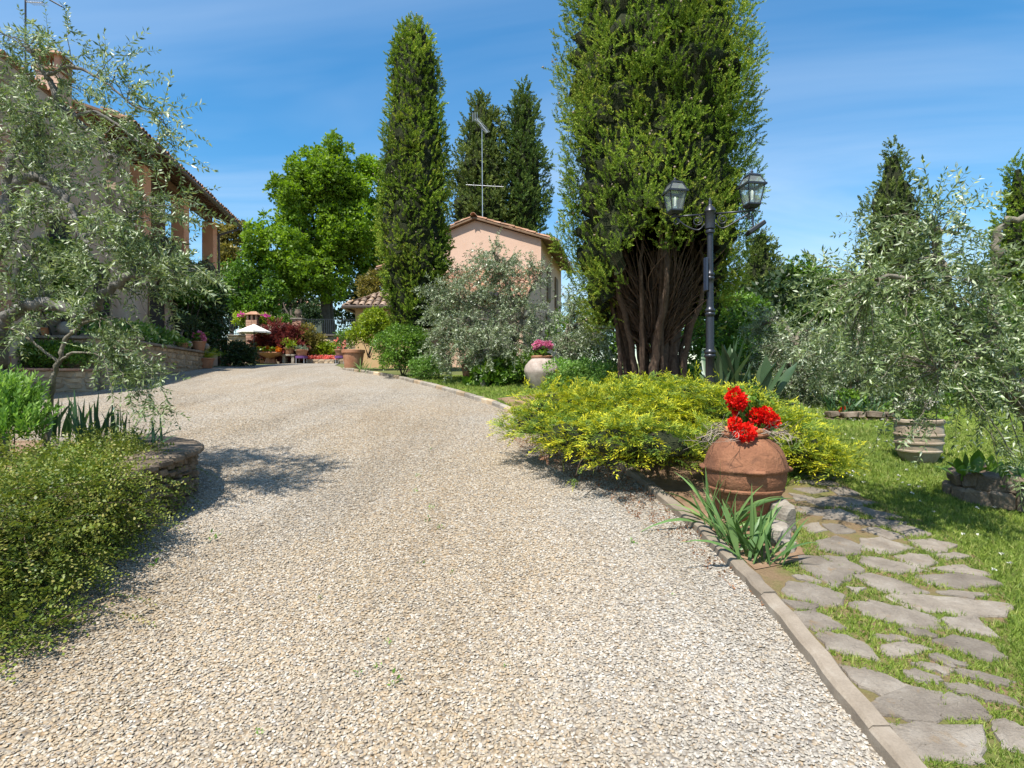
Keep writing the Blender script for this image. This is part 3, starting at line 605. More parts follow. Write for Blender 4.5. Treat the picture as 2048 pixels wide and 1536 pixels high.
ng2 = bpy.data.node_groups.new('grass_tufts', 'GeometryNodeTree'); ng2.interface.new_socket('Geometry', in_out='INPUT', socket_type='NodeSocketGeometry'); ng2.interface.new_socket('Geometry', in_out='OUTPUT', socket_type='NodeSocketGeometry')
N = ng2.nodes.new; Lk = ng2.links.new; gi, go_, jn = N('NodeGroupInput'), N('NodeGroupOutput'), N('GeometryNodeJoinGeometry')
for k in range(5):                                                  # a tuft: thin cones bent outwards, built in the node tree
    tj = N('GeometryNodeJoinGeometry')
    for b in range(5):
        cy = N('GeometryNodeMeshCone'); cy.inputs['Vertices'].default_value = 3; cy.inputs['Radius Top'].default_value = .0003; cy.inputs['Radius Bottom'].default_value = .0026; cy.inputs['Depth'].default_value = .030 * rng.uniform(.6, 1.3); cy.fill_type = 'NONE'
        tr = N('GeometryNodeTransform'); a_ = rng.uniform(0, 6.283); tr.inputs['Translation'].default_value = (.014 * math.cos(a_) * rng.random(), .014 * math.sin(a_) * rng.random(), 0); tr.inputs['Rotation'].default_value = (rng.normal() * .55, rng.normal() * .55, a_)
        Lk(cy.outputs[0], tr.inputs[0]); Lk(tr.outputs[0], tj.inputs[0])
    mt = N('GeometryNodeSetMaterial'); mt.inputs['Material'].default_value = M['lawn_blade']; Lk(tj.outputs[0], mt.inputs[0]); gt = N('GeometryNodeGeometryToInstance'); Lk(mt.outputs[0], gt.inputs[0]); Lk(gt.outputs[0], jn.inputs[0])
ip = N('GeometryNodeInstanceOnPoints'); ip.inputs['Pick Instance'].default_value = True; Lk(gi.outputs[0], ip.inputs['Points']); Lk(jn.outputs[0], ip.inputs['Instance'])
r1 = N('FunctionNodeRandomValue'); r1.data_type = 'FLOAT_VECTOR'; r1.inputs[0].default_value = (-.25, -.25, 0); r1.inputs[1].default_value = (.25, .25, 6.28); Lk(r1.outputs[0], ip.inputs['Rotation'])
na = N('GeometryNodeInputNamedAttribute'); na.data_type = 'FLOAT'; na.inputs['Name'].default_value = 'isc'; Lk(na.outputs[0], ip.inputs['Scale'])
Lk(ip.outputs[0], go_.inputs[0]); md = g.modifiers.new('tufts', 'NODES'); md.node_group = ng2
n = 900; x = rng.uniform(1.4, 9, n); y = rng.uniform(3.4, 9.5, n); q = (x > .42 * y + .6) & (x < .9 * y) & ~in_poly(x, y, pwp) & ~in_poly(x, y, bp); x, y = x[q], y[q]
q = rng.random(len(x)) < np.clip(.35 + .5 * np.sin(x * 2.2 + y) * np.sin(y * 1.7), .05, 1); x, y = x[q], y[q]
TD = t_cluster(9, .006, .010, .006, 1, False)
g = foliage('daisies', [scatter(TD, np.stack([x, y, Z(y) + .065], 1), np.tile([0, 0, 1.], (len(x), 1)), rng.uniform(1.1, 1.9, len(x)), tint=np.full(len(x), .6))], 'pale_petal'); tag(g, 'tiny white daisies dotted through the lawn', 'daisies', kind='stuff')
wpx = [(425,1082,2.2),(787,1372,1.8),(755,1343,1.0),(775,1290,.9),(862,1020,1.4),(830,985,1.3),(855,1045,1.4),(880,1060,1.2),(715,1355,1.0),(1265,1090,1.5),(310,1135,2.0),(835,955,1.2),(845,1130,1.2),(860,900,1.2),(520,1475,.9),(1345,1195,.8),(640,1200,.8),(1010,1340,.8),(905,1150,1.0)]
P = np.array([tuple(gp(a, b)) for a, b, s in wpx]); P[:, 2] += .008
g = foliage('weeds', multi(TCS, P, np.tile([0, 0, 1.], (len(P), 1)), np.array([.34 * s for a, b, s in wpx])), 'fresh_leaf'); tag(g, 'small weeds sprouting through the gravel', 'weeds', kind='stuff')
n = 2600; i = rng.integers(0, len(dp), n); x = rng.uniform(-.1, 1.45, n); y = rng.uniform(2.6, 8.3, n); q = in_poly(x, y, dp); x, y = x[q], y[q]
TL = t_cluster(5, .015, .028, .010, 1, False)
g = foliage('leaf_litter', [scatter(TL, np.stack([x, y, Z(y) + .016], 1), rdir(len(x)) + np.array([0, 0, .2]), rng.uniform(.6, 1.2, len(x)))], 'dead_leaf'); tag(g, 'dry brown litter on the gravel below the juniper', 'leaf litter', kind='stuff')

# ================================================================== MASONRY
def stone_variants(k, bev=.16, jit=.09, seg=1):
    out = []
    for _ in range(k):
        me = bpy.data.meshes.new('stone'); b = bmesh.new(); bmesh.ops.create_cube(b, size=1)
        for v in b.verts: v.co += Vector(rng.normal(size=3) * jit)
        bmesh.ops.bevel(b, geom=b.edges[:], offset=bev, segments=seg, affect='EDGES', clamp_overlap=True)
        for v in b.verts: v.co += Vector(rng.normal(size=3) * jit * .3)
        b.to_mesh(me); b.free(); out.append(me)
    return out
SV = {}
def stones_for(mat, **k):
    if mat not in SV:
        SV[mat] = stone_variants(6, **k)
        for me in SV[mat]: me.materials.append(M[mat])
    return SV[mat]
def lay_wall(parent, a, b, ztop, zbot, depth, ch=(.10, .17), sl_=(.18, .42), mat='wall_stone', name='stone', gap=.012, proud=.02, lvl=True, **k):
    """courses of separate stones on the face a->b (face looks to the right of a->b); zbot is a function of the fraction along"""
    a, b = Vector(a), Vector(b); X = (b - a).to_2d(); L = X.length; X = X.normalized(); Nn = Vector((X.y, -X.x)); ang = math.atan2(X.y, X.x); me = stones_for(mat, **k); z = ztop
    while True:
        h = rng.uniform(*ch); u = -rng.uniform(0, .15)
        if z - .02 < min(zbot(0), zbot(1)): break
        while u < L:
            w = rng.uniform(*sl_); u0, u1 = max(u, 0), min(u + w, L); u += w
            if u1 - u0 < .06 or z - h * .4 < zbot((u0 + u1) / 2 / L): continue
            o = bpy.data.objects.new(name, me[rng.integers(len(me))]); COL.objects.link(o); o.parent = parent; o.matrix_parent_inverse = root_matrix(parent).inverted()
            c = a.to_2d() + X * ((u0 + u1) / 2) + Nn * (proud * rng.uniform(.3, 1.3) - depth / 2)
            o.location = (c.x, c.y, z - h / 2); o.rotation_euler = (rng.normal() * .015, rng.normal() * .02, ang + rng.normal() * .015); o.scale = (u1 - u0 - gap, depth, h - gap)
        z -= h
def wall_core(parent, a, b, ztop, zbot, th, inset=.012, name='mortar_core', mat='mortar'):
    a, b = Vector(a).to_2d(), Vector(b).to_2d(); X = (b - a).normalized(); Nn = Vector((X.y, -X.x)); p = [a - Nn * inset, b - Nn * inset, b - Nn * th, a - Nn * th]
    return MB().prism([(q.x, q.y, zbot) for q in p], (0, 0, ztop - zbot)).build(name, mat, parent)
# terrace wall along the farmhouse
def wx(D): return -6.67 - .178 * D
TZ = 2.66
A, B = Vector((wx(12.75), 12.75, 0)), Vector((wx(19.6), 19.6, 0))
tw = thing('terrace_wall', 'long honey-coloured stone terrace wall below the farmhouse loggia', 'stone wall', (B.x, B.y, zf(B.y)))
lay_wall(tw, A, B, TZ - .07, lambda f: zf(12.75 + f * 6.85), .2); wall_core(tw, A, B, TZ - .07, zf(12.5) - .1, .45)
A2 = Vector((A.x - 3.4, A.y - .35, 0)); lay_wall(tw, A2, A, TZ - .07, lambda f: zf(12.4) , .2); wall_core(tw, A2, A, TZ - .07, zf(12.3) - .1, .45)
d = (B - A).normalized(); nn = Vector((d.y, -d.x, 0)); L = (B - A).length; u = 0
while u < L:
    w = rng.uniform(.5, .8); c = A + d * (u + min(w, L - u) / 2) - nn * .15
    MB().box((c.x, c.y, TZ - .033), (min(w, L - u) - .008, .46, .065), math.atan2(d.y, d.x)).build('coping', 'flagstone', tw, bevel=.01); u += w
u = 0
while u < 3.4:
    c = A2 + (A - A2).normalized() * (u + .33); MB().box((c.x, c.y + .12, TZ - .033), (.65, .44, .065), math.atan2(.35, 3.4)).build('coping', 'flagstone', tw, bevel=.01); u += .665
tf = MB().add([(A.x - .2, A.y + .2, TZ - .12), (B.x - .2, B.y, TZ - .12), (B.x - 3, B.y, TZ - .12), (A.x - 4, A.y, TZ - .12)], [(0, 1, 2, 3)]).build('soil', 'soil', tw)
# low raised bed in front of the terrace
pA, pB = Vector((xa(-40, 11.6), 11.6, 0)), Vector((xa(189, 12.35), 12.35, 0))
lw = thing('raised_bed', 'low yellowish stone raised bed beneath the terrace, planted with a clipped hedge', 'raised bed', (pB.x, pB.y, zf(12)))
lay_wall(lw, pA, pB, 1.88, lambda f: zf(11.6 + f * .75), .2, (.09, .16), (.16, .4)); wall_core(lw, pA, pB, 1.88, 1.2, .9)
u = 0; d = (pB - pA).normalized(); L = (pB - pA).length
while u < L:
    w = rng.uniform(.4, .7); w = min(w, L - u); c = pA + d * (u + w / 2); MB().box((c.x, c.y + .12, 1.905), (w - .008, .36, .05), math.atan2(d.y, d.x)).build('coping', 'brick', lw, bevel=.008); u += w
# island bed: dry stone edge at the tip
bedo = [(-4.6, 6.6), (-3.9, 6.2), (-3.3, 5.75), (-2.95, 5.35), (-2.80, 4.95), (-2.74, 4.55), (-2.76, 4.0), (-2.78, 3.2), (-2.78, 2.4), (-2.7, 1.2)]
BZ = 1.02
ib = thing('stone_bed', 'dark layered stone edge of the raised bed under the creeping shrub', 'raised bed', (-3.2, 4.8, zf(4.8)))
sm_ = smooth_path([(a, b, 0) for a, b in bedo], 3)
for i in range(len(sm_) - 1):
    a, b = sm_[i], sm_[i + 1]
    if b[1] < 2: continue
    y0 = (a[1] + b[1]) / 2; top = min(BZ, zf(y0) + .47)
    lay_wall(ib, b, a, top - .05, lambda f: zf(y0) - .02, .22, (.035, .075), (.12, .34), 'dark_stone', 'stone', .005, .03)
for i in range(0, len(sm_) - 1):
    a, b = Vector(sm_[i]), Vector(sm_[i + 1]); c = (a + b) / 2; y0 = c.y
    if y0 < 2: continue
    top = min(BZ, zf(y0) + .47); dd = b - a; MB().box((c.x - .13, c.y, top - .012), (dd.length + .02, rng.uniform(.36, .42), .055), math.atan2(dd.y, dd.x) + rng.normal() * .04).build('coping', 'dark_stone', ib, bevel=.014)
V = [(a - .12, b, min(BZ, zf(b) + .47) - .06) for a, b, _ in sm_] + [(-9, 1.2, .5), (-9, 6.5, .94)]
MB().add(V, [tuple(range(len(V)))]).build('soil', 'soil', ib)
V = [(a - .2, b, zf(b) - .05) for a, b, _ in sm_]; V2 = [(x, y, min(BZ, zf(y) + .47) - .05) for x, y, z in V]; k = len(V)
MB().add(V + V2, [(i, i + 1, k + i + 1, k + i) for i in range(k - 1)]).build('mortar_core', 'dark_stone', ib)

# ================================================================== FARMHOUSE on the left
def fx(D, off=0): return -8.2 - .178 * D + off
HD = Vector((-.178, 1, 0)).normalized(); HN = Vector((1, .178, 0)).normalized()     # along the front, out of the front
def hp(D, out=0, z=0): v = Vector((fx(D), D, 0)) + HN * out; return Vector((v.x, v.y, z))
ha = math.atan2(HD.y, HD.x)
fh = thing('farmhouse', 'old plastered farmhouse with an open columned loggia above a vine-hung balcony', 'house', hp(18, 0, zf(18)))
EZ = EYE + 6.9; FZ = EYE + 3.75
# ground floor and solid part of the front, with the near block reaching out of the picture
def wall_seg(D0, D1, z0, z1, mat, name='wall', th=.45, out=0):
    a, b = hp(D0, out), hp(D1, out); return MB().prism([(a.x, a.y, z0), (b.x, b.y, z0), (b.x - HN.x * th, b.y - HN.y * th, z0), (a.x - HN.x * th, a.y - HN.y * th, z0)], (0, 0, z1 - z0)).build(name, mat, fh)
wall_seg(9.5, 15.55, .8, EYE + 6.55, 'old_plaster'); wall_seg(15.55, 25.0, 1.5, FZ, 'old_plaster', 'ground_floor_wall', .45, -.004)
wall_seg(16.05, 16.85, FZ, EYE + 6.45, 'old_plaster', 'pier'); wall_seg(15.55, 25.0, EYE + 3.7, EYE + 4.45, 'old_plaster', 'parapet', .25, .004)
a, b = hp(25, -.46), hp(25, -5); MB().prism([(a.x, a.y, 1.5), (b.x, b.y, 1.5), (b.x, b.y - .4, 1.5), (a.x, a.y - .4, 1.5)], (0, 0, FZ - 1.5)).build('end_wall', 'old_plaster', fh)
a, b = hp(15.55, -2.2), hp(24.95, -2.2); MB().prism([(a.x, a.y, FZ), (b.x, b.y, FZ), (b.x - .3, b.y, FZ), (a.x - .3, a.y, FZ)], (0, 0, 4.05)).build('loggia_back_wall', 'timber', fh)
a, b, c, d = hp(15.5, -.4), hp(24.9, -.4), hp(24.9, -4.5), hp(15.5, -4.5); MB().prism([(q.x, q.y, FZ - .12) for q in (a, b, c, d)], (0, 0, .11)).build('loggia_floor', 'brick', fh)
a, b = hp(15.55, -.45), hp(15.55, -4.5); MB().prism([(a.x, a.y, FZ), (b.x, b.y, FZ), (b.x, b.y - .3, FZ), (a.x, a.y - .3, FZ)], (0, 0, 2.8)).build('loggia_side_wall', 'old_plaster', fh)
for D in (18.0, 21.15, 24.25):
    c = hp(D, -.22); MB().box((c.x, c.y, (EYE + 4.46 + EYE + 6.78) / 2), (.50, .44, 2.32), ha).build('column', 'orange_plaster', fh, bevel=.012)
for i, (d0, d1) in enumerate(((16.9, 18.0), (18.0, 21.15), (21.15, 24.25))):
    c = hp((d0 + d1) / 2, -.22); MB().box((c.x, c.y, EYE + 6.92), ((hp(d1) - hp(d0)).length - .01, .24, .24), ha).build('beam', 'timber', fh, bevel=.015)
# roof: boarded slab on rafters, rising away from the drive
def rp(D, s): v = hp(D, .62 - s); return Vector((v.x, v.y, EZ + .16 + s * .30))
Rf = MB().prism([rp(15.3, 0), rp(25.3, 0), rp(25.3, 5.0), rp(15.3, 5.0)], (0, 0, .07)).build('roof', 'timber', fh)
for i in range(26):
    D = 15.5 + i * .385; a, b = rp(D, .03), rp(D, 1.9); ax = (b - a).normalized(); c = (a + b) / 2 - Vector((0, 0, .062)); yy = HD; MB().box(c, ((b - a).length, .075, .10), ax=(ax, yy, ax.cross(yy))).build('rafter', 'timber', Rf)
def coppo(name='roof_tile', L=.42, w0=.095, w1=.078, seg=6, mat='roof_tile'):
    V, F = [], []
    for k, (y, w) in enumerate(((0, w0), (L, w1))):
        for r_ in (1, .84):
            for i in range(seg + 1): a = math.pi * i / seg; V.append((w * r_ * math.cos(a), y, w * r_ * math.sin(a) * .85 - (.012 if k else 0)))
    m_ = seg + 1; F = [(i, i + 1, 2 * m_ + i + 1, 2 * m_ + i) for i in range(seg)] + [(m_ + i + 1, m_ + i, 3 * m_ + i, 3 * m_ + i + 1) for i in range(seg)]
    F += [(i + 1, i, m_ + i, m_ + i + 1) for i in range(seg)] + [(2 * m_ + i, 2 * m_ + i + 1, 3 * m_ + i + 1, 3 * m_ + i) for i in range(seg)]
    me = bpy.data.meshes.new(name); me.from_pydata(V, [], F); me.update(); me.materials.append(M[mat]); me.polygons.foreach_set('use_smooth', np.ones(len(F), bool)); me.set_sharp_from_angle(angle=R(50)); return me
TILE = coppo(); OTILE = coppo('roof_tile', mat='old_roof_tile')
def place(me, name, parent, loc, X, Y, Zx, s=1):
    o = bpy.data.objects.new(name, me); COL.objects.link(o); o.parent = parent; o.matrix_parent_inverse = root_matrix(parent).inverted()
    Mx = Matrix((X, Y, Zx)).transposed().to_4x4(); Mx.translation = loc; o.matrix_basis = Mx @ Matrix.Scale(s, 4); return o
def tile_field(parent, o0, U, Vv, nu, nv, du=.215, dv=.33, me=TILE, skip=None, name='roof_tile', jit=.008):
    """rows of cover tiles; U along the eave, Vv up the slope"""
    U, Vv = Vector(U).normalized(), Vector(Vv).normalized(); Nn = U.cross(Vv)
    if Nn.z < 0: Nn = -Nn
    X = Vv.cross(Nn)
    for i in range(nu):
        for j in range(nv):
            if skip and skip(i, j): continue
            t_ = rng.normal() * .04; XX = (X * math.cos(t_) + Vv * math.sin(t_)); YY = Nn.cross(XX)
            place(me, name, parent, o0 + U * (du * (i + .5)) + Vv * (dv * j - .06) + Nn * (.012 + .018 * (j > 0)) + Vector(rng.normal(size=3) * jit), XX, YY, Nn)
up = (rp(20, 1) - rp(20, 0)).normalized()
tile_field(Rf, rp(15.3, 0) + Vector((0, 0, .075)), HD, up, 47, 2)
V = []
gt = MB(); pts = [rp(15.3, -.07) + Vector((0, 0, -.02)), rp(25.35, -.07) + Vector((0, 0, -.06))]; gt.tube(pts, [.075, .075], 10); g_ = gt.build('gutter', 'gutter_metal', fh, True)
e = rp(25.2, -.07); c = hp(24.62, .03); MB().tube(smooth_path([e - Vector((0, 0, .08)), e - Vector((.1, 0, .25)), Vector((c.x, c.y, EZ - .55)), Vector((c.x, c.y, EZ - .9)), Vector((c.x, c.y, zf(24)))], 4), .045, 8).build('downpipe', 'gutter_metal', g_, True)
# near block roof edge and chimney
for i in range(23):
    D = 10.6 + i * .215; c = hp(D, .10); place(TILE, 'eave_tile', fh, Vector((c.x, c.y, EYE + 6.58)), HD, -HN + Vector((0, 0, .28)), Vector((0, 0, 1)))
a, b = hp(9.5, .02), hp(15.5, .02); MB().prism([(a.x, a.y, EYE + 6.552), (b.x, b.y, EYE + 6.552), (b.x - 4 * HN.x, b.y - 4 * HN.y, EYE + 7.7), (a.x - 4 * HN.x, a.y - 4 * HN.y, EYE + 7.7)], (0, 0, .06)).build('near_roof', 'roof_tile', fh)
cc = at(108, 160, 14.0); ch = MB().box((cc.x, cc.y, EYE + 6.95), (.52, .52, 1.1), ha).build('chimney', 'pink_plaster', fh, bevel=.01)
ctop = EYE + 7.5
MB().box((cc.x, cc.y, ctop + .04), (.64, .64, .08), ha).build('chimney_ledge', 'brick', ch, bevel=.01)
for sx in (-1, 1):
    for sy in (-1, 1): q = Vector((cc.x, cc.y, 0)) + HD * (.2 * sx) + HN * (.2 * sy); MB().box((q.x, q.y, ctop + .23), (.12, .12, .30), ha).build('chimney_post', 'brick', ch)
q0 = Vector((cc.x, cc.y, ctop + .38)); MB().add([q0 + HD * (.38 * s1) + HN * (.38 * s2) for s1, s2 in ((-1, -1), (1, -1), (1, 1), (-1, 1))] + [q0 + Vector((0, 0, .26)) + HD * (.12 * s) for s in (-1, 1)], [(0, 1, 2, 3), (0, 1, 5, 4), (2, 3, 4, 5), (1, 2, 5), (3, 0, 4)]).build('chimney_cap', 'roof_tile', ch)
# brick quoins at the near corner, shutters and door on the shaded front
for i in range(22):
    D = 11.35 + (.12 if i % 2 else 0); c = hp(D, -.20); MB().box((c.x, c.y, 1.75 + i * .29), (.5 + .2 * (i % 2), .44, .27), ha).build('quoin', 'brick' if i % 3 else 'wall_stone', fh, bevel=.012)
for D, z, w, h in ((13.4, 4.0, .9, 1.5), (15.2, 2.7, 1.0, 2.1), (18.6, 2.75, 1.2, 2.2), (21.6, 2.9, 1.0, 2.0), (12.6, 6.3, .7, 1.0)):
    c = hp(D, -.02); f = MB().box((c.x, c.y, z + h / 2), (w, .10, h), ha).build('window' if h < 2 else 'door', 'timber', fh); c = hp(D, .032); MB().box((c.x, c.y, z + h / 2), (w - .16, .02, h - .16), ha).build('pane', 'dark_interior', f)
    c = hp(D, .03); MB().box((c.x, c.y, z - .05), (w + .2, .16, .09), ha).build('sill', 'grey_stone', f)

# ================================================================== PINK HOUSE in the middle
pr = Vector((.213, .977, 0)).normalized(); pu = Vector((-.977, .213, 0)).normalized()      # back along the side wall, left along the gable
PC = Vector((xa(1082, 24), 24, 0)); PW, PDp = 5.7, 6.5; pz0 = zf(24) - .4; EVZ = EYE + 6.05; APZ = EYE + 7.0
def pp(u, v, z): q = PC + pu * u + pr * v; return Vector((q.x, q.y, z))
ph = thing('pink_house', 'pink plastered house with a low gable and clay tile roof behind the olive', 'house', pp(PW / 2, 0, zf(24)))
w = MB().prism([pp(0, 0, pz0), pp(PW, 0, pz0), pp(PW, 0, EVZ), pp(PW / 2, 0, APZ), pp(0, 0, EVZ)], pr * PDp).build('wall', 'pink_plaster', ph)
sl2 = (APZ - EVZ) / (PW / 2)
for sgn, nm in ((0, 'roof'), (1, 'roof')):
    u0, u1 = (-.62, PW / 2) if sgn == 0 else (PW + .62, PW / 2); z0 = EVZ - .62 * sl2
    rf = MB().prism([pp(u0, -.20, z0 + .03), pp(u1, -.20, APZ + .03), pp(u1, -.20, APZ + .10), pp(u0, -.20, z0 + .10)], pr * (PDp + .5)).build('roof', 'timber', ph)
    Uu = pu if sgn == 0 else -pu; nvt = 11
    vv = (pp(u1, 0, APZ) - pp(u0, 0, z0)).normalized()
    tile_field(rf, pp(u0, -.22, z0 + .115), pr, vv, 3, nvt, .215, .315, TILE)
    big = []
    for i in range(3, 34):
        for j in range(nvt):
            V_ = np.array([v.co for v in TILE.vertices]); o_ = pp(u0, -.22, z0 + .115) + pr * (.215 * (i + .5)) + vv * (.315 * j - .06); Nn = (pr.cross(vv) if pr.cross(vv).z > 0 else vv.cross(pr)); X = vv.cross(Nn)
            big.append((V_[:, :1] * np.array(X) + V_[:, 1:2] * np.array(vv) + V_[:, 2:3] * np.array(Nn) + np.array(o_), np.array([tuple(p.vertices) for p in TILE.polygons])))
    V_, Q_, T_ = join(big); tfo = obj('tile_field', np_mesh('tile_field', V_, Q_), rf, 'roof_tile'); tfo['kind'] = 'stuff'
    g0 = pp(u0 - (.06 if sgn == 0 else -.06), -.4, z0 + .02); MB().tube([g0, g0 + pr * (PDp + .7)], .07, 8).build('gutter', 'gutter_metal', ph, True)
for j in range(9): c = pp(PW / 2, -.36 + j * .36, APZ + .15); place(TILE, 'ridge_tile', ph, c, pu, pr, Vector((0, 0, 1)), 1.25)
for u, v, z, ww, hh in ((None, 1.9, EYE + 3.7, .8, 1.5), (None, 4.4, EYE + 3.7, .8, 1.5), (None, 1.6, zf(24) + .9, .8, 1.4)):
    c = pp(-.02, v, z + hh / 2); f = MB().box(c, (ww, .08, hh), math.atan2(pr.y, pr.x)).build('window', 'timber', ph); c = pp(-.065, v, z + hh / 2); [MB().box(pp(-.065, v + s_ * ww * .245, z + hh / 2), (ww * .46, .03, hh - .1), math.atan2(pr.y, pr.x)).build('shutter', 'timber', f) for s_ in (-1, 1)]
# lean-to porch towards the drive
LT = -4.1; lz1 = EYE + 4.75; lz0 = EYE + 2.95
pw_ = MB().prism([pp(.02, -.01, pz0), pp(.02, LT + .35, pz0), pp(.02, LT + .35, lz0), pp(.02, -.01, lz1 - .12)], pu * (PW - 1.2)).build('porch_wall', 'pink_plaster', ph)
prf = MB().prism([pp(-.2, -.01, lz1), pp(-.2, LT, lz0), pp(-.2, LT, lz0 + .08), pp(-.2, -.01, lz1 + .08)], pu * (PW - .8)).build('porch_roof', 'timber', ph)
vv = (pp(0, -.01, lz1) - pp(0, LT, lz0)).normalized(); tile_field(prf, pp(-.2, LT, lz0 + .10), pu, vv, 12, 13, .215, .335, TILE)
big = []; Nn = pu.cross(vv); Nn = Nn if Nn.z > 0 else -Nn; X = vv.cross(Nn); VT = np.array([v.co for v in TILE.vertices]); QT = np.array([tuple(p.vertices) for p in TILE.polygons])
for i in range(12, 22):
    for j in range(13):
        o_ = pp(-.2, LT, lz0 + .10) + pu * (.215 * (i + .5)) + vv * (.335 * j - .06); big.append((VT[:, :1] * np.array(X) + VT[:, 1:2] * np.array(vv) + VT[:, 2:3] * np.array(Nn) + np.array(o_), QT))
V_, Q_, T_ = join(big); tfo = obj('tile_field', np_mesh('tile_field', V_, Q_), prf, 'roof_tile'); tfo['kind'] = 'stuff'
c = pp(-.005, -2.2, zf(22) + 1.1); MB().box(c, (1.0, .06, 1.5), math.atan2(pr.y, pr.x)).build('window', 'timber', ph)
# lower side wing whose eave shows beside the tall cypress
wg = MB().prism([pp(PW + .02, 1.5, pz0), pp(PW + 1.4, 1.5, pz0), pp(PW + 1.4, 1.5, EYE + 5.1), pp(PW + .02, 1.5, EYE + 5.6)], pr * 4).build('side_wing', 'ochre_plaster', ph)
wr = MB().prism([pp(PW + .02, .9, EYE + 5.85), pp(PW + 2.1, .9, EYE + 5.3), pp(PW + 2.1, .9, EYE + 5.37), pp(PW + .02, .9, EYE + 5.92)], pr * 5).build('side_roof', 'timber', ph)
vv = (pp(PW, 0, .55) - pp(PW + 2.1, 0, 0)).normalized(); tile_field(wr, pp(PW + 2.1, .9, EYE + 5.39), pr, vv, 10, 6, .215, .335, TILE)
g0 = pp(PW + 2.16, .85, EYE + 5.28); MB().tube([g0, g0 + pr * 4.6], .075, 8).build('gutter', 'gutter_metal', ph, True)

# pavilion with the hipped tile roof
pvc = at(772, 612, 19.5); hw = 1.42; pz = pvc.z
pv = thing('pavilion', 'small ochre pavilion with a low hipped roof of mossy clay tiles', 'pavilion', (pvc.x, pvc.y + hw, zf(20)))
pcx, pcy = pvc.x, pvc.y + hw
MB().box((pcx, pcy, (zf(20) + pz - .02) / 2 - .1), (2 * hw - .6, 2 * hw - .6, pz - zf(20) + .2)).build('wall', 'ochre_plaster', pv)
rf = MB().add([(pcx - hw, pcy - hw, pz), (pcx + hw, pcy - hw, pz), (pcx + hw, pcy + hw, pz), (pcx - hw, pcy + hw, pz), (pcx, pcy, pz + .78)], [(3, 2, 1, 0), (0, 1, 4), (1, 2, 4), (2, 3, 4), (3, 0, 4)]).build('roof', 'timber', pv)
sl3 = Vector((0, hw, .78)).normalized(); nt_ = 12; du = 2 * hw / nt_
for fx_, (o0, U, Vv) in enumerate((((pcx - hw, pcy - hw, pz + .02), (1, 0, 0), sl3), ((pcx - hw, pcy + hw, pz + .02), (0, -1, 0), Vector((sl3.y, 0, sl3.z))), ((pcx + hw, pcy - hw, pz + .02), (0, 1, 0), Vector((-sl3.y, 0, sl3.z))))):
    tile_field(rf, Vector(o0), U, Vv, nt_, 5, du, .33, OTILE, skip=lambda i, j: j * .33 + .1 > min(i + .5, nt_ - i - .5) * du * 1.14)
for sx, sy in ((-1, -1), (1, -1), (-1, 1)):
    a, b = Vector((pcx + hw * sx, pcy + hw * sy, pz + .03)), Vector((pcx, pcy, pz + .82)); d = (b - a); k = int(d.length / .34)
    for j in range(k): X = Vector((0, 0, 1)).cross(d.normalized()); X = -X.normalized(); Y = d.normalized(); place(OTILE, 'hip_tile', rf, a + d * (j / k) + Vector((0, 0, .05)), X * -1, Y, (X * -1).cross(Y), 1.15)
MB().box((pcx, pcy - hw - .05, pz - .03), (2 * hw + .12, .12, .10)).build('gutter', 'gutter_metal', pv, bevel=.02)
MB().box((pcx - hw - .05, pcy, pz - .034), (.12, 2 * hw, .10)).build('gutter', 'gutter_metal', pv, bevel=.02)

# far terrace: retaining wall, fence, pier, brick chimney stack, cream house
FD = 34.0; fz = zf(FD); wt = EYE + (768 - 672) / FPX * FD
a, b = Vector((xa(455, FD), FD, 0)), Vector((xa(720, FD), FD, 0))
rw = thing('retaining_wall', 'shaded stone retaining wall closing the far end of the drive', 'stone wall', (a.x, FD, fz)); lay_wall(rw, a, b, wt, lambda f: fz, .2, (.13, .22), (.32, .62)); wall_core(rw, a, b, wt, fz - .3, .5)
for i in range(11): MB().box((a.x + .36 + i * .725, FD + .12, wt + .04), (.715, .5, .07)).build('coping', 'flagstone', rw, bevel=.01)
MB().add([(-60, FD + .4, wt - .05), (6, FD + .4, wt - .05), (6, 120, wt + .4), (-60, 120, wt + .4)], [(0, 1, 2, 3)]).build('upper_ground', 'earth', rw)
fe = thing('railing', 'dark iron railing of thin bars along the top of the far wall', 'railing', (a.x, FD + .1, wt + .07)); z0, z1 = wt + .08, wt + 1.0
for z_ in (z0 + .08, z1): MB().box(((a.x + b.x) / 2, FD + .12, z_), (b.x - a.x, .035, .035)).build('rail', 'iron', fe)
i = 0; x = a.x + .06
while x < b.x: MB().box((x, FD + .12, (z0 + z1) / 2), (.022, .022, z1 - z0 - .04)).build('bar', 'iron', fe); x += .125
pc = at(597, 650, FD - .2); pier = thing('gate_pier', 'square stone pier topped by a dark urn between the railings', 'pier', (pc.x, FD - .2, wt)); z1 = EYE + (768 - 641) / FPX * FD
lay_wall(pier, (pc.x - .28, FD - .5, 0), (pc.x + .28, FD - .5, 0), z1, lambda f: wt, .3, (.10, .16), (.2, .4), 'brick'); MB().box((pc.x, FD - .2, (wt + z1) / 2), (.54, .5, z1 - wt)).build('core', 'wall_stone', pier); MB().box((pc.x, FD - .24, z1 + .05), (.72, .66, .10)).build('cap', 'flagstone', pier, bevel=.015)
MB().lathe([(.08, 0), (.06, .06), (.18, .2), (.22, .36), (.15, .46), (.17, .5)], (pc.x, FD - .24, z1 + .1), 14).build('urn', 'dark_stone', pier, True)
cc = at(507, 640, 33.4); bs = thing('brick_stack', 'narrow brick barbecue chimney with a vented tiled cap behind the parasol', 'chimney', (cc.x, 33.4, fz)); z1 = EYE + (768 - 642) / FPX * 33.4
z = fz; k = 0
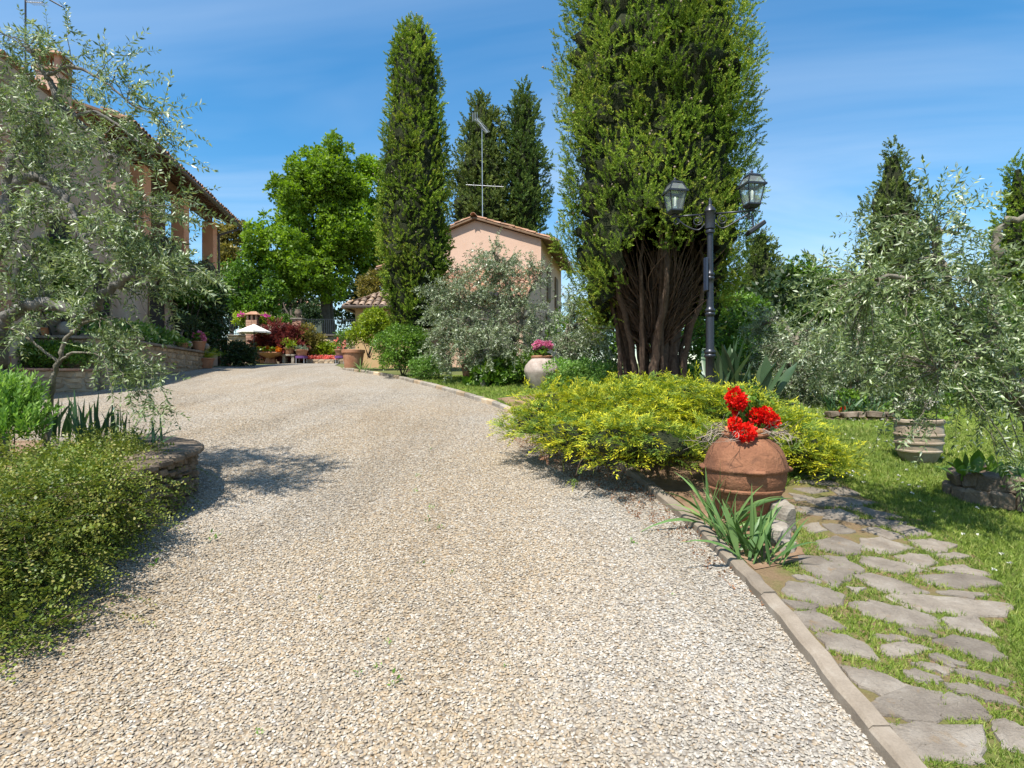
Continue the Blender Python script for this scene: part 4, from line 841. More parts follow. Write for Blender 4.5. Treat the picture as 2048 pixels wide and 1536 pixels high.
while z < z1:
    for i in (0, 1): o_ = (i - .5) * .44 + (.08 if k % 2 else -.08) * .5; MB().box((cc.x + (i - .5) * .32, 33.4, z + .06), (.30, .6, .115)).build('brick', 'brick', bs)
    z += .13; k += 1
for sx in (-1, 0, 1): MB().box((cc.x + sx * .25, 33.4, z1 + .18), (.11, .5, .32)).build('vent_post', 'brick', bs)
MB().box((cc.x, 33.42, z1 + .17), (.58, .25, .28)).build('vent_back', 'dark_interior', bs)
MB().add([(cc.x - .42, 33.0, z1 + .34), (cc.x + .42, 33.0, z1 + .34), (cc.x + .42, 33.8, z1 + .34), (cc.x - .42, 33.8, z1 + .34), (cc.x - .15, 33.4, z1 + .56), (cc.x + .15, 33.4, z1 + .56)], [(3, 2, 1, 0), (0, 1, 5, 4), (2, 3, 4, 5), (1, 2, 5), (3, 0, 4)]).build('cap', 'roof_tile', bs)
hc = at(590, 640, 62); z0 = EYE + 2.0; hb = thing('cream_house', 'distant cream house with a red tile roof glimpsed under the linden', 'house', (hc.x - 3, 66, z0)); zt = EYE + (768 - 612) / FPX * 62
MB().prism([(hc.x - 7, 64, z0), (hc.x + 1, 62, z0), (hc.x + 2.6, 67, z0), (hc.x - 6, 69, z0)], (0, 0, zt - z0)).build('wall', 'cream_plaster', hb)
MB().add([(hc.x - 7.5, 63.6, zt), (hc.x + 1.4, 61.5, zt), (hc.x + 3.1, 67.3, zt), (hc.x - 6.2, 69.4, zt), (hc.x - 4.5, 66.3, zt + 1.3), (hc.x - .3, 65.2, zt + 1.3)], [(3, 2, 1, 0), (0, 1, 5, 4), (1, 2, 5), (2, 3, 4, 5), (3, 0, 4)]).build('roof', 'roof_tile', hb)
for k in range(2):
    f = MB().box((hc.x - 5.2 + 3.4 * k, 63.52 - .85 * k, zt - 1.3), (.8, .12, 1.2), -.245).build('window', 'timber', hb); MB().box((hc.x - 5.2 + 3.4 * k, 63.44 - .85 * k, zt - 1.3), (.6, .06, 1.0), -.245).build('pane', 'dark_glass', f)

# ================================================================== LAMP POST
LX, LY_ = xa(1420, 8.0), 8.0
lp = thing('street_lamp', 'black cast-iron lamp post with two glass lanterns on scrolled arms', 'lamp post', (LX, LY_, zf(8)))
g0 = zf(8.0)
prof = [(.10, g0 - .05), (.10, g0 + .08), (.075, g0 + .14), (.065, g0 + .30), (.062, 1.60), (.062, 2.10)]
def ring(z, r): return [(r, z - .06), (r * 1.28, z - .045), (r * 1.34, z - .02), (r * 1.1, z - .005), (r * 1.34, z + .015), (r * 1.28, z + .04), (r * .95, z + .055)]
prof = prof[:-1] + ring(2.02, .060) + [(.056, 2.08), (.054, 2.52)] + ring(2.60, .052) + [(.047, 2.68), (.044, 2.98)] + ring(3.10, .044) + [(.042, 3.2), (.040, 3.70)]
V, F = [], []; n = 20
for r_, z_ in prof:
    for i in range(n): a = 2 * math.pi * i / n; rr = r_ * (1 if i % 2 else .90); V.append((LX + rr * math.cos(a), LY_ + rr * math.sin(a), z_))
F = [(i * n + j, i * n + (j + 1) % n, (i + 1) * n + (j + 1) % n, (i + 1) * n + j) for i in range(len(prof) - 1) for j in range(n)]
smooth_by_angle(MB().add(V, F).build('pole', 'iron', lp), 55)
smooth_by_angle(MB().lathe([(.040, 3.69), (.060, 3.70), (.062, 3.73), (.052, 3.75), (.070, 3.76), (.070, 3.98), (.082, 4.0), (.060, 4.05), (.030, 4.08), (.02, 4.10), (.026, 4.13), (.004, 4.19)], (LX, LY_, 0), 12).build('pole_head', 'iron', lp), 40)
ARM = Vector((math.cos(R(-16)), math.sin(R(-16)), 0)); AZ = 3.965
for s, L in ((-1, .47), (1, .54)):
    c0 = Vector((LX, LY_, AZ)); A_ = ARM * s
    arm = MB().tube([c0 + A_ * .06, c0 + A_ * (L + .05)], .014, 8).build('arm', 'iron', lp, True)
    q = [c0 + A_ * (.07 + f * (L - .1)) + Vector((0, 0, -.05 - .15 * math.sin(math.pi * (.12 + .88 * f)) ** .9)) for f in np.linspace(0, 1, 10)]
    MB().tube(smooth_path([c0 + A_ * .065 + Vector((0, 0, -.13)), c0 + A_ * .16 + Vector((0, 0, -.21)), c0 + A_ * .32 + Vector((0, 0, -.14)), c0 + A_ * (L - .02) + Vector((0, 0, -.02))], 6), .011, 6).build('scroll', 'iron', arm, True)
    for cx_, cz_, r0 in ((.165, -.085, .075), (L - .02, -.07, .05)):
        pts = [c0 + A_ * (cx_ + r0 * (1 - k / 22 * .75) * math.cos(s * 0 + k * .5 + 1.6)) + Vector((0, 0, cz_ + r0 * (1 - k / 22 * .75) * math.sin(k * .5 + 1.6))) for k in range(20)]
        MB().tube(pts, .009, 6).build('scroll', 'iron', arm, True)
    B_ = c0 + A_ * L; rz = R(-16 + 25)
    def sq(w, z): return [Vector((B_.x, B_.y, z)) + Vector((math.cos(rz + a), math.sin(rz + a), 0)) * w * .7071 for a in (R(45), R(135), R(225), R(315))]
    b0, b1, b2, b3 = AZ + .07, AZ + .33, AZ + .35, AZ + .46; wb, wt_, wr, wtop = .155, .235, .285, .15
    ln = MB().add(sq(.11, AZ + .03) + sq(wb + .02, b0) + sq(wb + .02, b0 + .02), [(3, 2, 1, 0), (8, 9, 10, 11)] + [(k * 4 + i, k * 4 + (i + 1) % 4, k * 4 + 4 + (i + 1) % 4, k * 4 + 4 + i) for k in (0, 1) for i in range(4)]).build('lantern', 'iron', lp)
    MB().lathe([(.02, AZ), (.035, AZ + .02), (.02, AZ + .035)], (B_.x, B_.y, 0), 10).build('socket', 'iron', ln, True)
    for i in range(4):
        p0, p1 = sq(wb, b0 + .015)[i], sq(wt_, b1)[i]; MB().tube([p0, p1], .009, 5).build('frame_bar', 'iron', ln)
        p0b, p1b = sq(wb, b0 + .015)[(i + 1) % 4], sq(wt_, b1)[(i + 1) % 4]; MB().add([p0.lerp(p0b, .04), p0b.lerp(p0, .04), p1b.lerp(p1, .03), p1.lerp(p1b, .03)], [(0, 1, 2, 3)]).build('pane', 'lantern_glass', ln)
        p0, p1 = sq(wr - .04, b2 + .012)[i], sq(wtop, b3)[i]; MB().tube([p0, p1], .009, 5).build('frame_bar', 'iron', ln)
        p0b, p1b = sq(wr - .04, b2 + .012)[(i + 1) % 4], sq(wtop, b3)[(i + 1) % 4]; MB().add([p0, p0b, p1b, p1], [(0, 1, 2, 3)]).build('pane', 'lantern_glass', ln)
        a_, b_ = sq(wr, b2)[i], sq(wr, b2)[(i + 1) % 4]; a2, b2_ = sq(wt_ - .02, b2)[i], sq(wt_ - .02, b2)[(i + 1) % 4]
        MB().add([a_ + Vector((0, 0, -.022)), b_ + Vector((0, 0, -.022)), b_ + Vector((0, 0, .004)), a_ + Vector((0, 0, .004)), a2 + Vector((0, 0, -.018)), b2_ + Vector((0, 0, -.018)), b2_ + Vector((0, 0, .018)), a2 + Vector((0, 0, .018))], [(0, 1, 2, 3), (1, 0, 4, 5), (3, 2, 6, 7), (4, 7, 6, 5)]).build('brim', 'iron', ln)
    MB().add(sq(wtop + .02, b3) + sq(wtop + .01, b3 + .018) + sq(.05, b3 + .05), [(3, 2, 1, 0), (8, 9, 10, 11)] + [(k * 4 + i, k * 4 + (i + 1) % 4, k * 4 + 4 + (i + 1) % 4, k * 4 + 4 + i) for k in (0, 1) for i in range(4)]).build('lantern_cap', 'iron', ln)
    MB().lathe([(.022, b3 + .045), (.014, b3 + .06), (.02, b3 + .075), (.004, b3 + .10)], (B_.x, B_.y, 0), 8).build('finial', 'iron', ln, True)
    MB().lathe([(.028, b0 + .02), (.030, b0 + .07), (.016, b0 + .08), (.022, b0 + .10), (.024, b0 + .19), (.010, b0 + .21)], (B_.x, B_.y, 0), 10).build('bulb', 'lamp_bulb', ln, True)
px_ = Vector((LX - .07, LY_ - .04, 3.12)); sp_o = MB().box(px_, (.03, .075, .46), R(20)).build('solar_panel', 'solar_blue', lp, bevel=.006)
MB().tube([px_, (LX, LY_, 3.12)], .01, 6).build('bracket', 'iron', sp_o)
e = Vector((LX, LY_, AZ)) + ARM * .56; fl = MB().box(e + Vector((.03, 0, -.24)), (.26, .18, .06), ax=(Vector((.82, -.1, .56)), Vector((.1, 1, 0)), Vector((-.56, 0, .82)))).build('floodlight', 'iron', lp, bevel=.012)
MB().tube([e + Vector((-.02, 0, -.05)), e + Vector((-.01, 0, -.12)), e + Vector((0, 0, -.22))], .012, 6).build('bracket', 'iron', fl)

# ================================================================== POTS, JARS, URNS
def pot(name, label, cat, loc, rt, rb, h, mat='terracotta', group=None, n=24, rim=None, soil_=True):
    t_ = thing(name, label, cat, loc, 0, group); x, y, z = loc; rim = rim or h * .16
    smooth_by_angle(MB().lathe([(rb, z), (rb * 1.03, z + h * .03), (rb + (rt - rb) * .5, z + h * .5), (rt * .97, z + h - rim)], (x, y, 0), n, True, .006).build('body', mat, t_), 40)
    smooth_by_angle(MB().lathe([(rt * .96, z + h - rim), (rt * 1.06, z + h - rim + .006), (rt * 1.08, z + h - .01), (rt * 1.05, z + h), (rt * .92, z + h), (rt * .88, z + h - rim)], (x, y, 0), n, False).build('rim', mat, t_), 40)
    if soil_: MB().lathe([(rt * .93, z + h - rim * .55), (.001, z + h - rim * .4)], (x, y, 0), n, False).build('soil', 'soil', t_)
    return t_
# big orcio by the kerb
JC = Vector((xa(1490, 4.45), 4.45, zf(4.45) + .04)); jz = JC.z; JH = .60
jar = thing('terracotta_jar', 'large round weathered terracotta jar with moulded bands holding the red geranium', 'jar', JC)
prof = [(.185, 0), (.20, .02), (.235, .10), (.275, .19), (.290, .225), (.302, .232), (.306, .245), (.300, .258), (.305, .265), (.318, .32), (.322, .375), (.334, .385), (.338, .400), (.330, .42), (.322, .445), (.310, .49), (.288, .535), (.258, .575), (.222, .605), (.190, .622), (.176, .628), (.174, .634), (.188, .639), (.192, .652), (.184, .664), (.160, .667), (.150, .65), (.148, .58)]
jb = MB().lathe([(r_ * .92, jz + z_) for r_, z_ in prof], (JC.x, JC.y, 0), 64, True, .006).build('body', 'jar_clay', jar); smooth_by_angle(jb, 35)
for a in (R(-98), R(-10), R(170)):
    c = JC + Vector((math.cos(a) * .308, math.sin(a) * .308, .395)); MB().box(c, (.05, .14, .035), a).build('lug', 'jar_clay', jar, bevel=.014)
ip_ = pot('flower_pot', 'orange clay pot set into the mouth of the big round jar', 'flower pot', (JC.x, JC.y, jz + .57), .145, .11, .135, 'orange_clay', rim=.035)
# geraniums
TR = [t_cluster(7, .03, .05, .055, .9, False) for _ in range(3)]
def geranium(name, label, c, heads, spread, hgt, petal, leafn=60, hs=1, cat='flower', group=None, leafmat='green_leaf', lo=.3):
    t_ = thing(name, label, cat, c, 0, group); c = np.array(tuple(c)); H = np.array([h[:3] for h in heads])
    foliage('stem', stems(c, H, .005, .003, 4, .05), 'green_leaf', t_)
    P = c + np.stack([rng.normal(size=leafn) * spread * .55, rng.normal(size=leafn) * spread * .55, rng.uniform(lo * hgt, hgt, leafn)], 1)
    foliage('leaves', multi(TR, P, np.tile([0, 0, 1.], (leafn, 1)) + rng.normal(size=(leafn, 3)) * .5, hs * rng.uniform(.6, 1.1, leafn)), leafmat, t_)
    for h in heads:
        h = np.array(h); r_ = (h[3] if len(h) > 3 else .055); m_ = 46; d = rdir(m_); P = h[:3] + d * r_ * rng.uniform(.55, .95, (m_, 1))
        foliage('flower_head', multi(TF, P, d, r_ / .055 * rng.uniform(.8, 1.2, m_), tvar=.3), petal, t_)
    return t_
HZ = lambda px, py, r_, dd=0: (*at(px, py, 4.38 + dd), r_)
geranium('red_geranium', 'tall geranium with scarlet flower heads growing from the round jar', (JC.x, JC.y, jz + .66), [HZ(1468, 793, .062), HZ(1480, 803, .05, -.05), HZ(1472, 815, .045, .03), HZ(1470, 848, .045, -.06), HZ(1490, 866, .062, -.12), HZ(1513, 832, .05), HZ(1533, 830, .055, -.04), HZ(1545, 842, .045, .05), HZ(1530, 850, .048)], .14, .34, 'red_petal', 95, .7, lo=.0)
tw_ = []
for k in range(34):
    a = rng.uniform(0, 6.28); L = rng.uniform(.12, .28); b = np.array([JC.x + .12 * math.cos(a), JC.y + .12 * math.sin(a), jz + .66]); d = np.array([math.cos(a), math.sin(a), rng.uniform(-.25, .25)])
    p = smooth_path([b, b + d * L * .35 + np.array([0, 0, .03]) + rv(.025), b + d * L * .7 + rv(.035), b + d * L + rv(.04) + np.array([0, 0, -.03])], 4); tw_.append(tube(p, np.linspace(.0035, .0014, len(p)), 4))
    for _ in range(3): q = p[rng.integers(2, len(p))]; tw_.append(tube([q, q + d * .05 + rv(.03), q + d * .08 + rv(.05)], [.0018, .0014, .0008], 3))
tag(foliage('dry_twigs', tw_, 'dry_twig', None, True), 'tangle of bare grey twigs spilling round the neck of the red-flowered jar', 'twigs')
def boulder(name, label, c, s, mat='grey_stone', rz=0, group=None):
    me = bpy.data.meshes.new(name); b = bmesh.new(); bmesh.ops.create_icosphere(b, subdivisions=3, radius=.5); ph = rng.uniform(0, 6, 6)
    for v in b.verts:
        p = v.co; k = 1 + .16 * math.sin(4 * p.x + ph[0]) + .14 * math.sin(5 * p.y + ph[1]) + .10 * math.sin(9 * p.z + ph[2]) + .05 * math.sin(17 * p.x + 13 * p.y + ph[3]); q = p * k
        q.x = max(min(q.x, .40), -.42); q.z = max(min(q.z, .36), -.4); q.y = max(min(q.y, .41), -.40); v.co = q
    b.to_mesh(me); b.free(); o_ = obj(name, me, None, mat); o_.location = c; o_.scale = s; o_.rotation_euler = (rng.normal() * .12, rng.normal() * .12, rz); smooth_by_angle(o_, 28); return tag(o_, label, 'rock', group)
g = gp(1578, 1088); boulder('rock', 'yellow-stained block of stone leaning against the round jar', (g.x + .03, g.y + .25, g.z + .14), (.22, .40, .34), rz=.2)
g = gp(1555, 1100); boulder('rock', 'grey pointed rock beside the iris at the foot of the round jar', (g.x + .02, g.y + .05, g.z + .09), (.27, .20, .22), rz=.5)
g = gp(1580, 1115); boulder('rock', 'small low grey stone lying below the pointed rock by the path', (g.x, g.y + .05, g.z + .05), (.18, .14, .13), rz=1)

# swords: iris, bird of paradise, cycads
def swords(base, n, L, w, spread, fan=None, mid=.35, droop=.35, foot=.05, tint=.5, lean=None):
    out = []
    for k in range(n):
        a = rng.uniform(0, 6.28) if fan is None else fan + rng.normal() * .35 + (math.pi if k % 2 else 0)
        h = np.array([math.cos(a), math.sin(a), 0]); sp = abs(rng.normal()) * spread; d = unit(h * sp + np.array([0, 0, 1.]) + (0 if lean is None else np.array(lean))); l = L * rng.uniform(.6, 1.1); ww = w * rng.uniform(.75, 1.15)
        b = np.array(tuple(base)) + rng.normal(size=3) * np.array([foot, foot, 0]); side = unit(np.cross(d, h + rv(.35))); nv = np.cross(side, d); S_ = 6; V = []; T_ = []; t0 = np.clip(tint + rng.normal() * .2, 0, 1)
        for i in range(S_ + 1):
            f = i / S_; c = b + d * l * f + h * l * droop * sp * f ** 2.4 - np.array([0, 0, 1]) * l * droop * sp * f ** 3 * .9; wd = ww * (max(f / mid, .35) if f < mid else 1 - ((f - mid) / (1 - mid)) ** 1.8) * .5 if f < 1 else .0008
            wd = max(wd, .0008); V += [c - side * wd + nv * wd * .35, c, c + side * wd + nv * wd * .35]; T_ += [t0 + .15 * (f > .9)] * 3
        Q = [(3 * i + j, 3 * i + j + 1, 3 * i + j + 4, 3 * i + j + 3) for i in range(S_) for j in (0, 1)]; out.append((np.array(V), np.array(Q), np.array(T_)))
    return out
def iris(label, fans, mat='iris_leaf', group=None, z=None, name='iris', cat='iris'):
    b = fans[0][0]; t_ = thing(name, label, cat, b, 0, group)
    for (bb, n, L, w, sp, fan) in fans:
        foliage('leaf_fan', swords(bb, n, L, w, sp, fan), mat, t_, True)
    return t_
def lift(v, dz): return Vector((v.x, v.y, v.z + dz))
iris('spreading iris clump by the round jar, leaves arching over the gravel', [(lift(gp(1440, 1078), .04), 12, .52, .040, .8, 2.8), (lift(gp(1425, 1062), .04), 11, .50, .036, .8, 2.9), (lift(gp(1455, 1094), .04), 9, .40, .034, .6, 2.6), (lift(gp(1470, 1105), .04), 8, .36, .034, .6, 2.6)])
iris('broad upright iris clump on the kerb corner below the round jar', [(lift(gp(1495, 1130), .04), 13, .46, .044, .45, .3), (lift(gp(1515, 1135), .04), 12, .42, .040, .6, .2), (lift(gp(1475, 1120), .04), 9, .40, .038, .5, 2.9), (lift(gp(1535, 1140), .04), 8, .34, .034, 1.0, -.1)])
def bedz(y): return min(BZ, zf(y) + .47) - .06
iris('row of dark green sword-leaved irises on the stone raised bed', [(Vector((xa(px, D), D, bedz(D))), n_, L * 1.3, .042, .25, .1) for px, D, n_, L in ((120, 5.9, 10, .42), (160, 5.8, 12, .44), (200, 5.75, 12, .42), (240, 5.7, 10, .36), (110, 5.5, 9, .40), (165, 5.4, 10, .34))], 'iris_dark_leaf')
iris('small iris clump at the rounded tip of the stone raised bed', [(Vector((xa(295, 5.5), 5.5, bedz(5.5))), 11, .36, .032, .5, .2), (Vector((xa(275, 5.6), 5.6, bedz(5.6))), 7, .34, .03, .3, .2)], 'iris_dark_leaf')
bb = ground(1465, 8.6); t_ = thing('bird_of_paradise', 'clump of tall grey-green paddle leaves behind the lamp post', 'plant', bb)
for k in range(11):
    q = Vector((bb.x + rng.normal() * .2, bb.y + rng.normal() * .15, bb.z)); foliage('leaf', swords(q, 3, 1.3, .17, .36, None, .68, .35, .04), 'paddle_leaf', t_, True)

# urn on the lawn, white-flowered bush in it, rock planter with bergenia
uc = gp(1864, 938); uc.y += .2; uc.z = zf(uc.y) + .03; ur = thing('ribbed_urn', 'pale ribbed stone-coloured urn standing on the lawn under the olive', 'urn', uc)
pf = [(.175, 0), (.19, .02), (.215, .07), (.235, .11), (.250, .118), (.252, .132), (.243, .142), (.252, .20), (.266, .21), (.268, .226), (.258, .236), (.262, .29), (.274, .30), (.275, .316), (.264, .326), (.262, .38), (.255, .42), (.268, .435), (.278, .45), (.276, .475), (.262, .485), (.225, .482), (.2, .44)]
smooth_by_angle(MB().lathe([(r_ * .86, uc.z + z_ * .95) for r_, z_ in pf], (uc.x, uc.y, 0), 40, True, .008).build('body', 'pale_urn', ur), 35)
geranium('white_rose', 'white-flowered bush growing out of the ribbed urn', (uc.x, uc.y, uc.z + .46), [(uc.x - .12, uc.y - .1, uc.z + .72, .06), (uc.x - .03, uc.y - .15, uc.z + .62, .045), (uc.x + .12, uc.y - .05, uc.z + .68, .04), (uc.x - .2, uc.y, uc.z + .60, .04), (uc.x + .02, uc.y, uc.z + .82, .04)], .24, .38, 'pale_petal', 90, 1.1, 'bush', lo=0)
rb = gp(2050, 1045); rb.y += .45; rb.x += .25; t_ = thing('rock_planter', 'ring of dark rough rocks round the olive foot on the lawn', 'planter', (rb.x, rb.y, zf(rb.y)))
for c_ in range(2):
    for k in range(16):
        a = k / 16 * 6.283 + c_ * .2; r_ = .37 - c_ * .03; q = Vector((rb.x + r_ * math.cos(a), rb.y + r_ * math.sin(a), zf(rb.y) + .08 + c_ * .13)); o_ = bpy.data.objects.new('stone', stones_for('dark_stone')[k % 6]); COL.objects.link(o_); o_.parent = t_; o_.matrix_parent_inverse = root_matrix(t_).inverted(); o_.location = q; o_.scale = (.165, .15, .14); o_.rotation_euler = (rng.normal() * .15, rng.normal() * .15, a + 1.57)
MB().lathe([(.35, zf(rb.y) + .2), (.01, zf(rb.y) + .23)], (rb.x, rb.y, 0), 18, False).build('soil', 'soil', t_)
bz_ = thing('bergenia', 'glossy round-leaved bergenia growing in the dark rock ring', 'plant', (rb.x - .2, rb.y - .2, zf(rb.y) + .22))
for k in range(16):
    a = rng.uniform(2, 5.6); foliage('leaf', swords((rb.x + rng.uniform(.05, .4) * math.cos(a), rb.y + rng.uniform(.05, .4) * math.sin(a), zf(rb.y) + .2), 2, .26, .12, .7, a, .6, .5, .03, .6), 'green_leaf', bz_, True)

# weathered jar and flower pot by the middle olive
wj = ground(1084, 12.6); t_ = thing('weathered_jar', 'whitish weathered clay jar with pink geraniums behind the juniper', 'jar', wj)
smooth_by_angle(MB().lathe([(r_, wj.z + z_) for r_, z_ in [(.22, 0), (.30, .15), (.38, .36), (.395, .42), (.36, .53), (.29, .62), (.20, .70)]], (wj.x, wj.y, 0), 32, True, .008).build('body', 'weathered_jar', t_), 40)
smooth_by_angle(MB().lathe([(.20, wj.z + .695), (.235, wj.z + .70), (.24, wj.z + .735), (.22, wj.z + .745), (.17, wj.z + .74)], (wj.x, wj.y, 0), 28, True).build('rim', 'terracotta', t_), 40)
geranium('pink_geranium', 'pink geranium filling the whitish weathered jar', (wj.x, wj.y, wj.z + .74), [(wj.x + dx_, wj.y - .05, wj.z + .74 + dz_, r_) for dx_, dz_, r_ in ((-.14, .22, .07), (-.08, .28, .06), (-.02, .24, .075), (.06, .22, .06), (.13, .25, .07), (.19, .21, .055))], .16, .22, 'pink_petal', 70, 1.2, lo=0)
fp = gp(936, 757); pot('flower_pot', 'plain tapered terracotta pot on the grass beside the leaning olive trunk', 'flower pot', (fp.x, fp.y, fp.z + .02), .175, .125, .36)
geranium('pink_geranium', 'thin pink-flowered plant in the terracotta pot on the grass', (fp.x, fp.y, fp.z + .36), [(fp.x + dx_, fp.y, fp.z + .36 + dz_, .045) for dx_, dz_ in ((-.08, .2), (.02, .26), (.08, .18), (.0, .16))], .16, .22, 'pink_petal', 45, 1.0, lo=0)
st_ = gp(966, 776); tag(MB().lathe([(.06, st_.z), (.062, st_.z + .08), (.055, st_.z + .18), (.03, st_.z + .2)], (st_.x, st_.y, 0), 12, True, .05).build('stump_post', 'olive_bark'), 'short brown wooden stump at the edge of the grass strip', 'stump')

# ---- terrace things
def tp(px, D, out=.12): q = Vector((wx(D), D, TZ)); return q
for lab, px, D, rt, rb_, h, mat in (('orange clay pot standing on the terrace wall above the clipped hedge', 84, 12.9, .145, .115, .20, 'orange_clay'), ('shadowed clay pot with a bonsai tree on the terrace wall', 365, 17.4, .17, .12, .18, 'terracotta'), ('brown clay pot of mauve flowers on the terrace wall between stone balls', 398, 18.3, .20, .14, .30, 'terracotta')):
    pot('flower_pot', lab, 'flower pot', (xa(px, D), D, TZ), rt, rb_, h, mat)
for lab, px, D, r_ in (('pale stone ball on the terrace wall beside the orange pot', 130, 12.95, .16), ('stone ball finial on the terrace wall beside the bonsai pot', 377, 17.55, .115), ('stone ball finial on the terrace wall beside the mauve flowers', 411, 18.8, .125)):
    o_ = MB().lathe([(r_ * .5, 0), (r_ * .55, .03)] + [(r_ * math.sin(a), .03 + r_ * (1 - math.cos(a))) for a in np.linspace(.35, 3.05, 10)], (0, 0, 0), 20).build('stone_ball', 'grey_stone'); o_.location = (xa(px, D), D, TZ); smooth_by_angle(o_, 40); tag(o_, lab, 'stone ball')
q = Vector((xa(365, 17.4), 17.4, TZ + .16)); t_ = thing('bonsai_tree', 'small bonsai tree with a twisted pale stem in a pot on the terrace wall', 'bonsai', q)
foliage('trunk', [tube(smooth_path([q, q + Vector((.05, 0, .12)), q + Vector((-.05, 0, .25)), q + Vector((.03, 0, .42))], 4), np.linspace(.06, .03, 13), 7)], 'grey_bark', t_, True)
P, D = blob_pts(lumps(q + Vector((.05, 0, .62)), (.50, .4, .26), 8), 260); foliage('crown', multi(TCS, P, D + np.array([0, 0, .6]), 1.1), 'deep_leaf', t_)
q = Vector((xa(398, 18.3), 18.3, TZ + .28)); geranium('mauve_flowers', 'mauve flowering plant in the brown pot on the terrace wall', q, [(q.x + a, q.y - .05, q.z + b, .07) for a, b in ((-.1, .2), (.03, .26), (.12, .2), (.0, .12), (.18, .1))], .22, .26, 'pink_petal', 60, 1.4, lo=0)
q = Vector((xa(84, 12.9), 12.9, TZ + .18)); t_ = thing('pot_seedling', 'wispy green plant in the orange pot on the terrace wall', 'plant', q); foliage('leaves', swords(q, 22, .26, .02, .5), 'green_leaf', t_)
TCY = [diamonds([(np.array([0, f * .5, -.3 * f * f * .5]), np.array([s_ * .8, .6, -.15]), np.array([0, .2, 1.]), .11 * (1.1 - f * .6), .014, .5, .7) for f in np.linspace(.12, 1, 16) for s_ in (1, -1)]) for _ in range(2)]
for lab, px, py, s_ in (('feathery sago palm in the first terracotta pot below the terrace wall', 411, 737, 1.0), ('feathery sago palm in the second terracotta pot nearer the dark mound', 452, 732, 1.05)):
    g = gp(px, py); pot('palm_pot', lab.replace('feathery sago palm in the', 'wide terracotta pot of a sago palm,').replace(' terracotta pot', ''), 'flower pot', (g.x, g.y, g.z), .26, .18, .34)
    q = Vector((g.x, g.y, g.z + .32)); t_ = thing('sago_palm', lab, 'palm', q); n = 26; a = rng.uniform(0, 6.28, n); D = np.stack([np.cos(a) * .8, np.sin(a) * .8, rng.uniform(.25, 1.3, n)], 1)
    foliage('fronds', multi(TCY, np.tile(np.array(q), (n, 1)), D, s_ * rng.uniform(.75, 1.1, n), flat=np.tile([0, 0, 1.], (n, 1))), 'lime_leaf', t_)

# ---- far end of the drive
fD = 32.6; fzz = zf(fD)
pc = at(508, 650, 31.5); t_ = thing('parasol', 'open cream canvas parasol on a dark pole at the far end', 'parasol', (pc.x, 31.5, zf(31.5)))
zr, ztp = EYE + (768 - 663) / FPX * 31.5, EYE + (768 - 648) / FPX * 31.5; rr = .86
V = [(pc.x, 31.5, ztp)] + [(pc.x + rr * math.cos(k * math.pi / 4 + .39), 31.5 + rr * math.sin(k * math.pi / 4 + .39), zr) for k in range(8)] + [(pc.x + rr * 1.0 * math.cos(k * math.pi / 4 + .39), 31.5 + rr * math.sin(k * math.pi / 4 + .39), zr - .09) for k in range(8)]
MB().add(V, [(0, 1 + k, 1 + (k + 1) % 8) for k in range(8)] + [(1 + k, 9 + k, 9 + (k + 1) % 8, 1 + (k + 1) % 8) for k in range(8)]).build('canopy', 'canvas', t_)
MB().tube([(pc.x, 31.5, zf(31.5)), (pc.x, 31.5, ztp - .03)], .03, 8).build('pole', 'black_pole', t_); MB().lathe([(.3, 0), (.3, .08), (.06, .12), (.05, .3)], (pc.x, 31.5, zf(31.5)), 16).build('base', 'black_pole', t_)
for k in range(8): MB().tube([(pc.x, 31.5, zr + .1), V[1 + k]], .012, 5).build('rib', 'black_pole', t_)
FP = lambda px, D=fD: Vector((xa(px, D), D, zf(D)))
q = FP(524, 32.9); tag(MB().box((q.x, q.y, q.z + .34), (.80, .6, .68)).build('clay_trough', 'orange_clay', bevel=.03), 'square orange clay trough beside the orange flower bowl', 'trough')
q = FP(541, 32.0); t_ = thing('pedestal_bowl', 'wide terracotta pedestal bowl overflowing with orange flowers', 'planter', q)
smooth_by_angle(MB().lathe([(.34, q.z), (.30, q.z + .08), (.24, q.z + .3), (.40, q.z + .40), (.62, q.z + .50), (.70, q.z + .58), (.68, q.z + .62), (.5, q.z + .58)], (q.x, q.y, 0), 28).build('body', 'terracotta', t_), 35)
geranium('orange_flowers', 'mass of orange and yellow flowers in the pedestal bowl', (q.x, q.y, q.z + .6), [(q.x + rng.uniform(-.62, .62), q.y - rng.uniform(0, .4), q.z + rng.uniform(.62, .88), .09) for _ in range(16)], .7, .26, 'orange_petal', 120, 2.2, leafmat='lime_leaf', lo=0)
q = FP(579, 32.2); t_ = thing('stone_bench', 'pale stone bench carrying a potted hosta in front of the red maple', 'bench', q)
MB().box((q.x, q.y, q.z + .46), (.80, .5, .09)).build('seat', 'grey_stone', t_, bevel=.015)
for s_ in (-1, 1): MB().box((q.x + s_ * .25, q.y, q.z + .21), (.16, .4, .42)).build('leg', 'grey_stone', t_, bevel=.015)
pot('flower_pot', 'terracotta pot standing on the pale stone bench', 'flower pot', (q.x, q.y, q.z + .507), .30, .21, .38)
shrub('hosta', 'lime-leaved hosta in the pot on the stone bench', 'plant', (q.x, q.y, q.z + 1.02), (.40, .35, .26), 90, TC, 'lime_leaf', 1.6, 6, parent_z=q.z + .82)
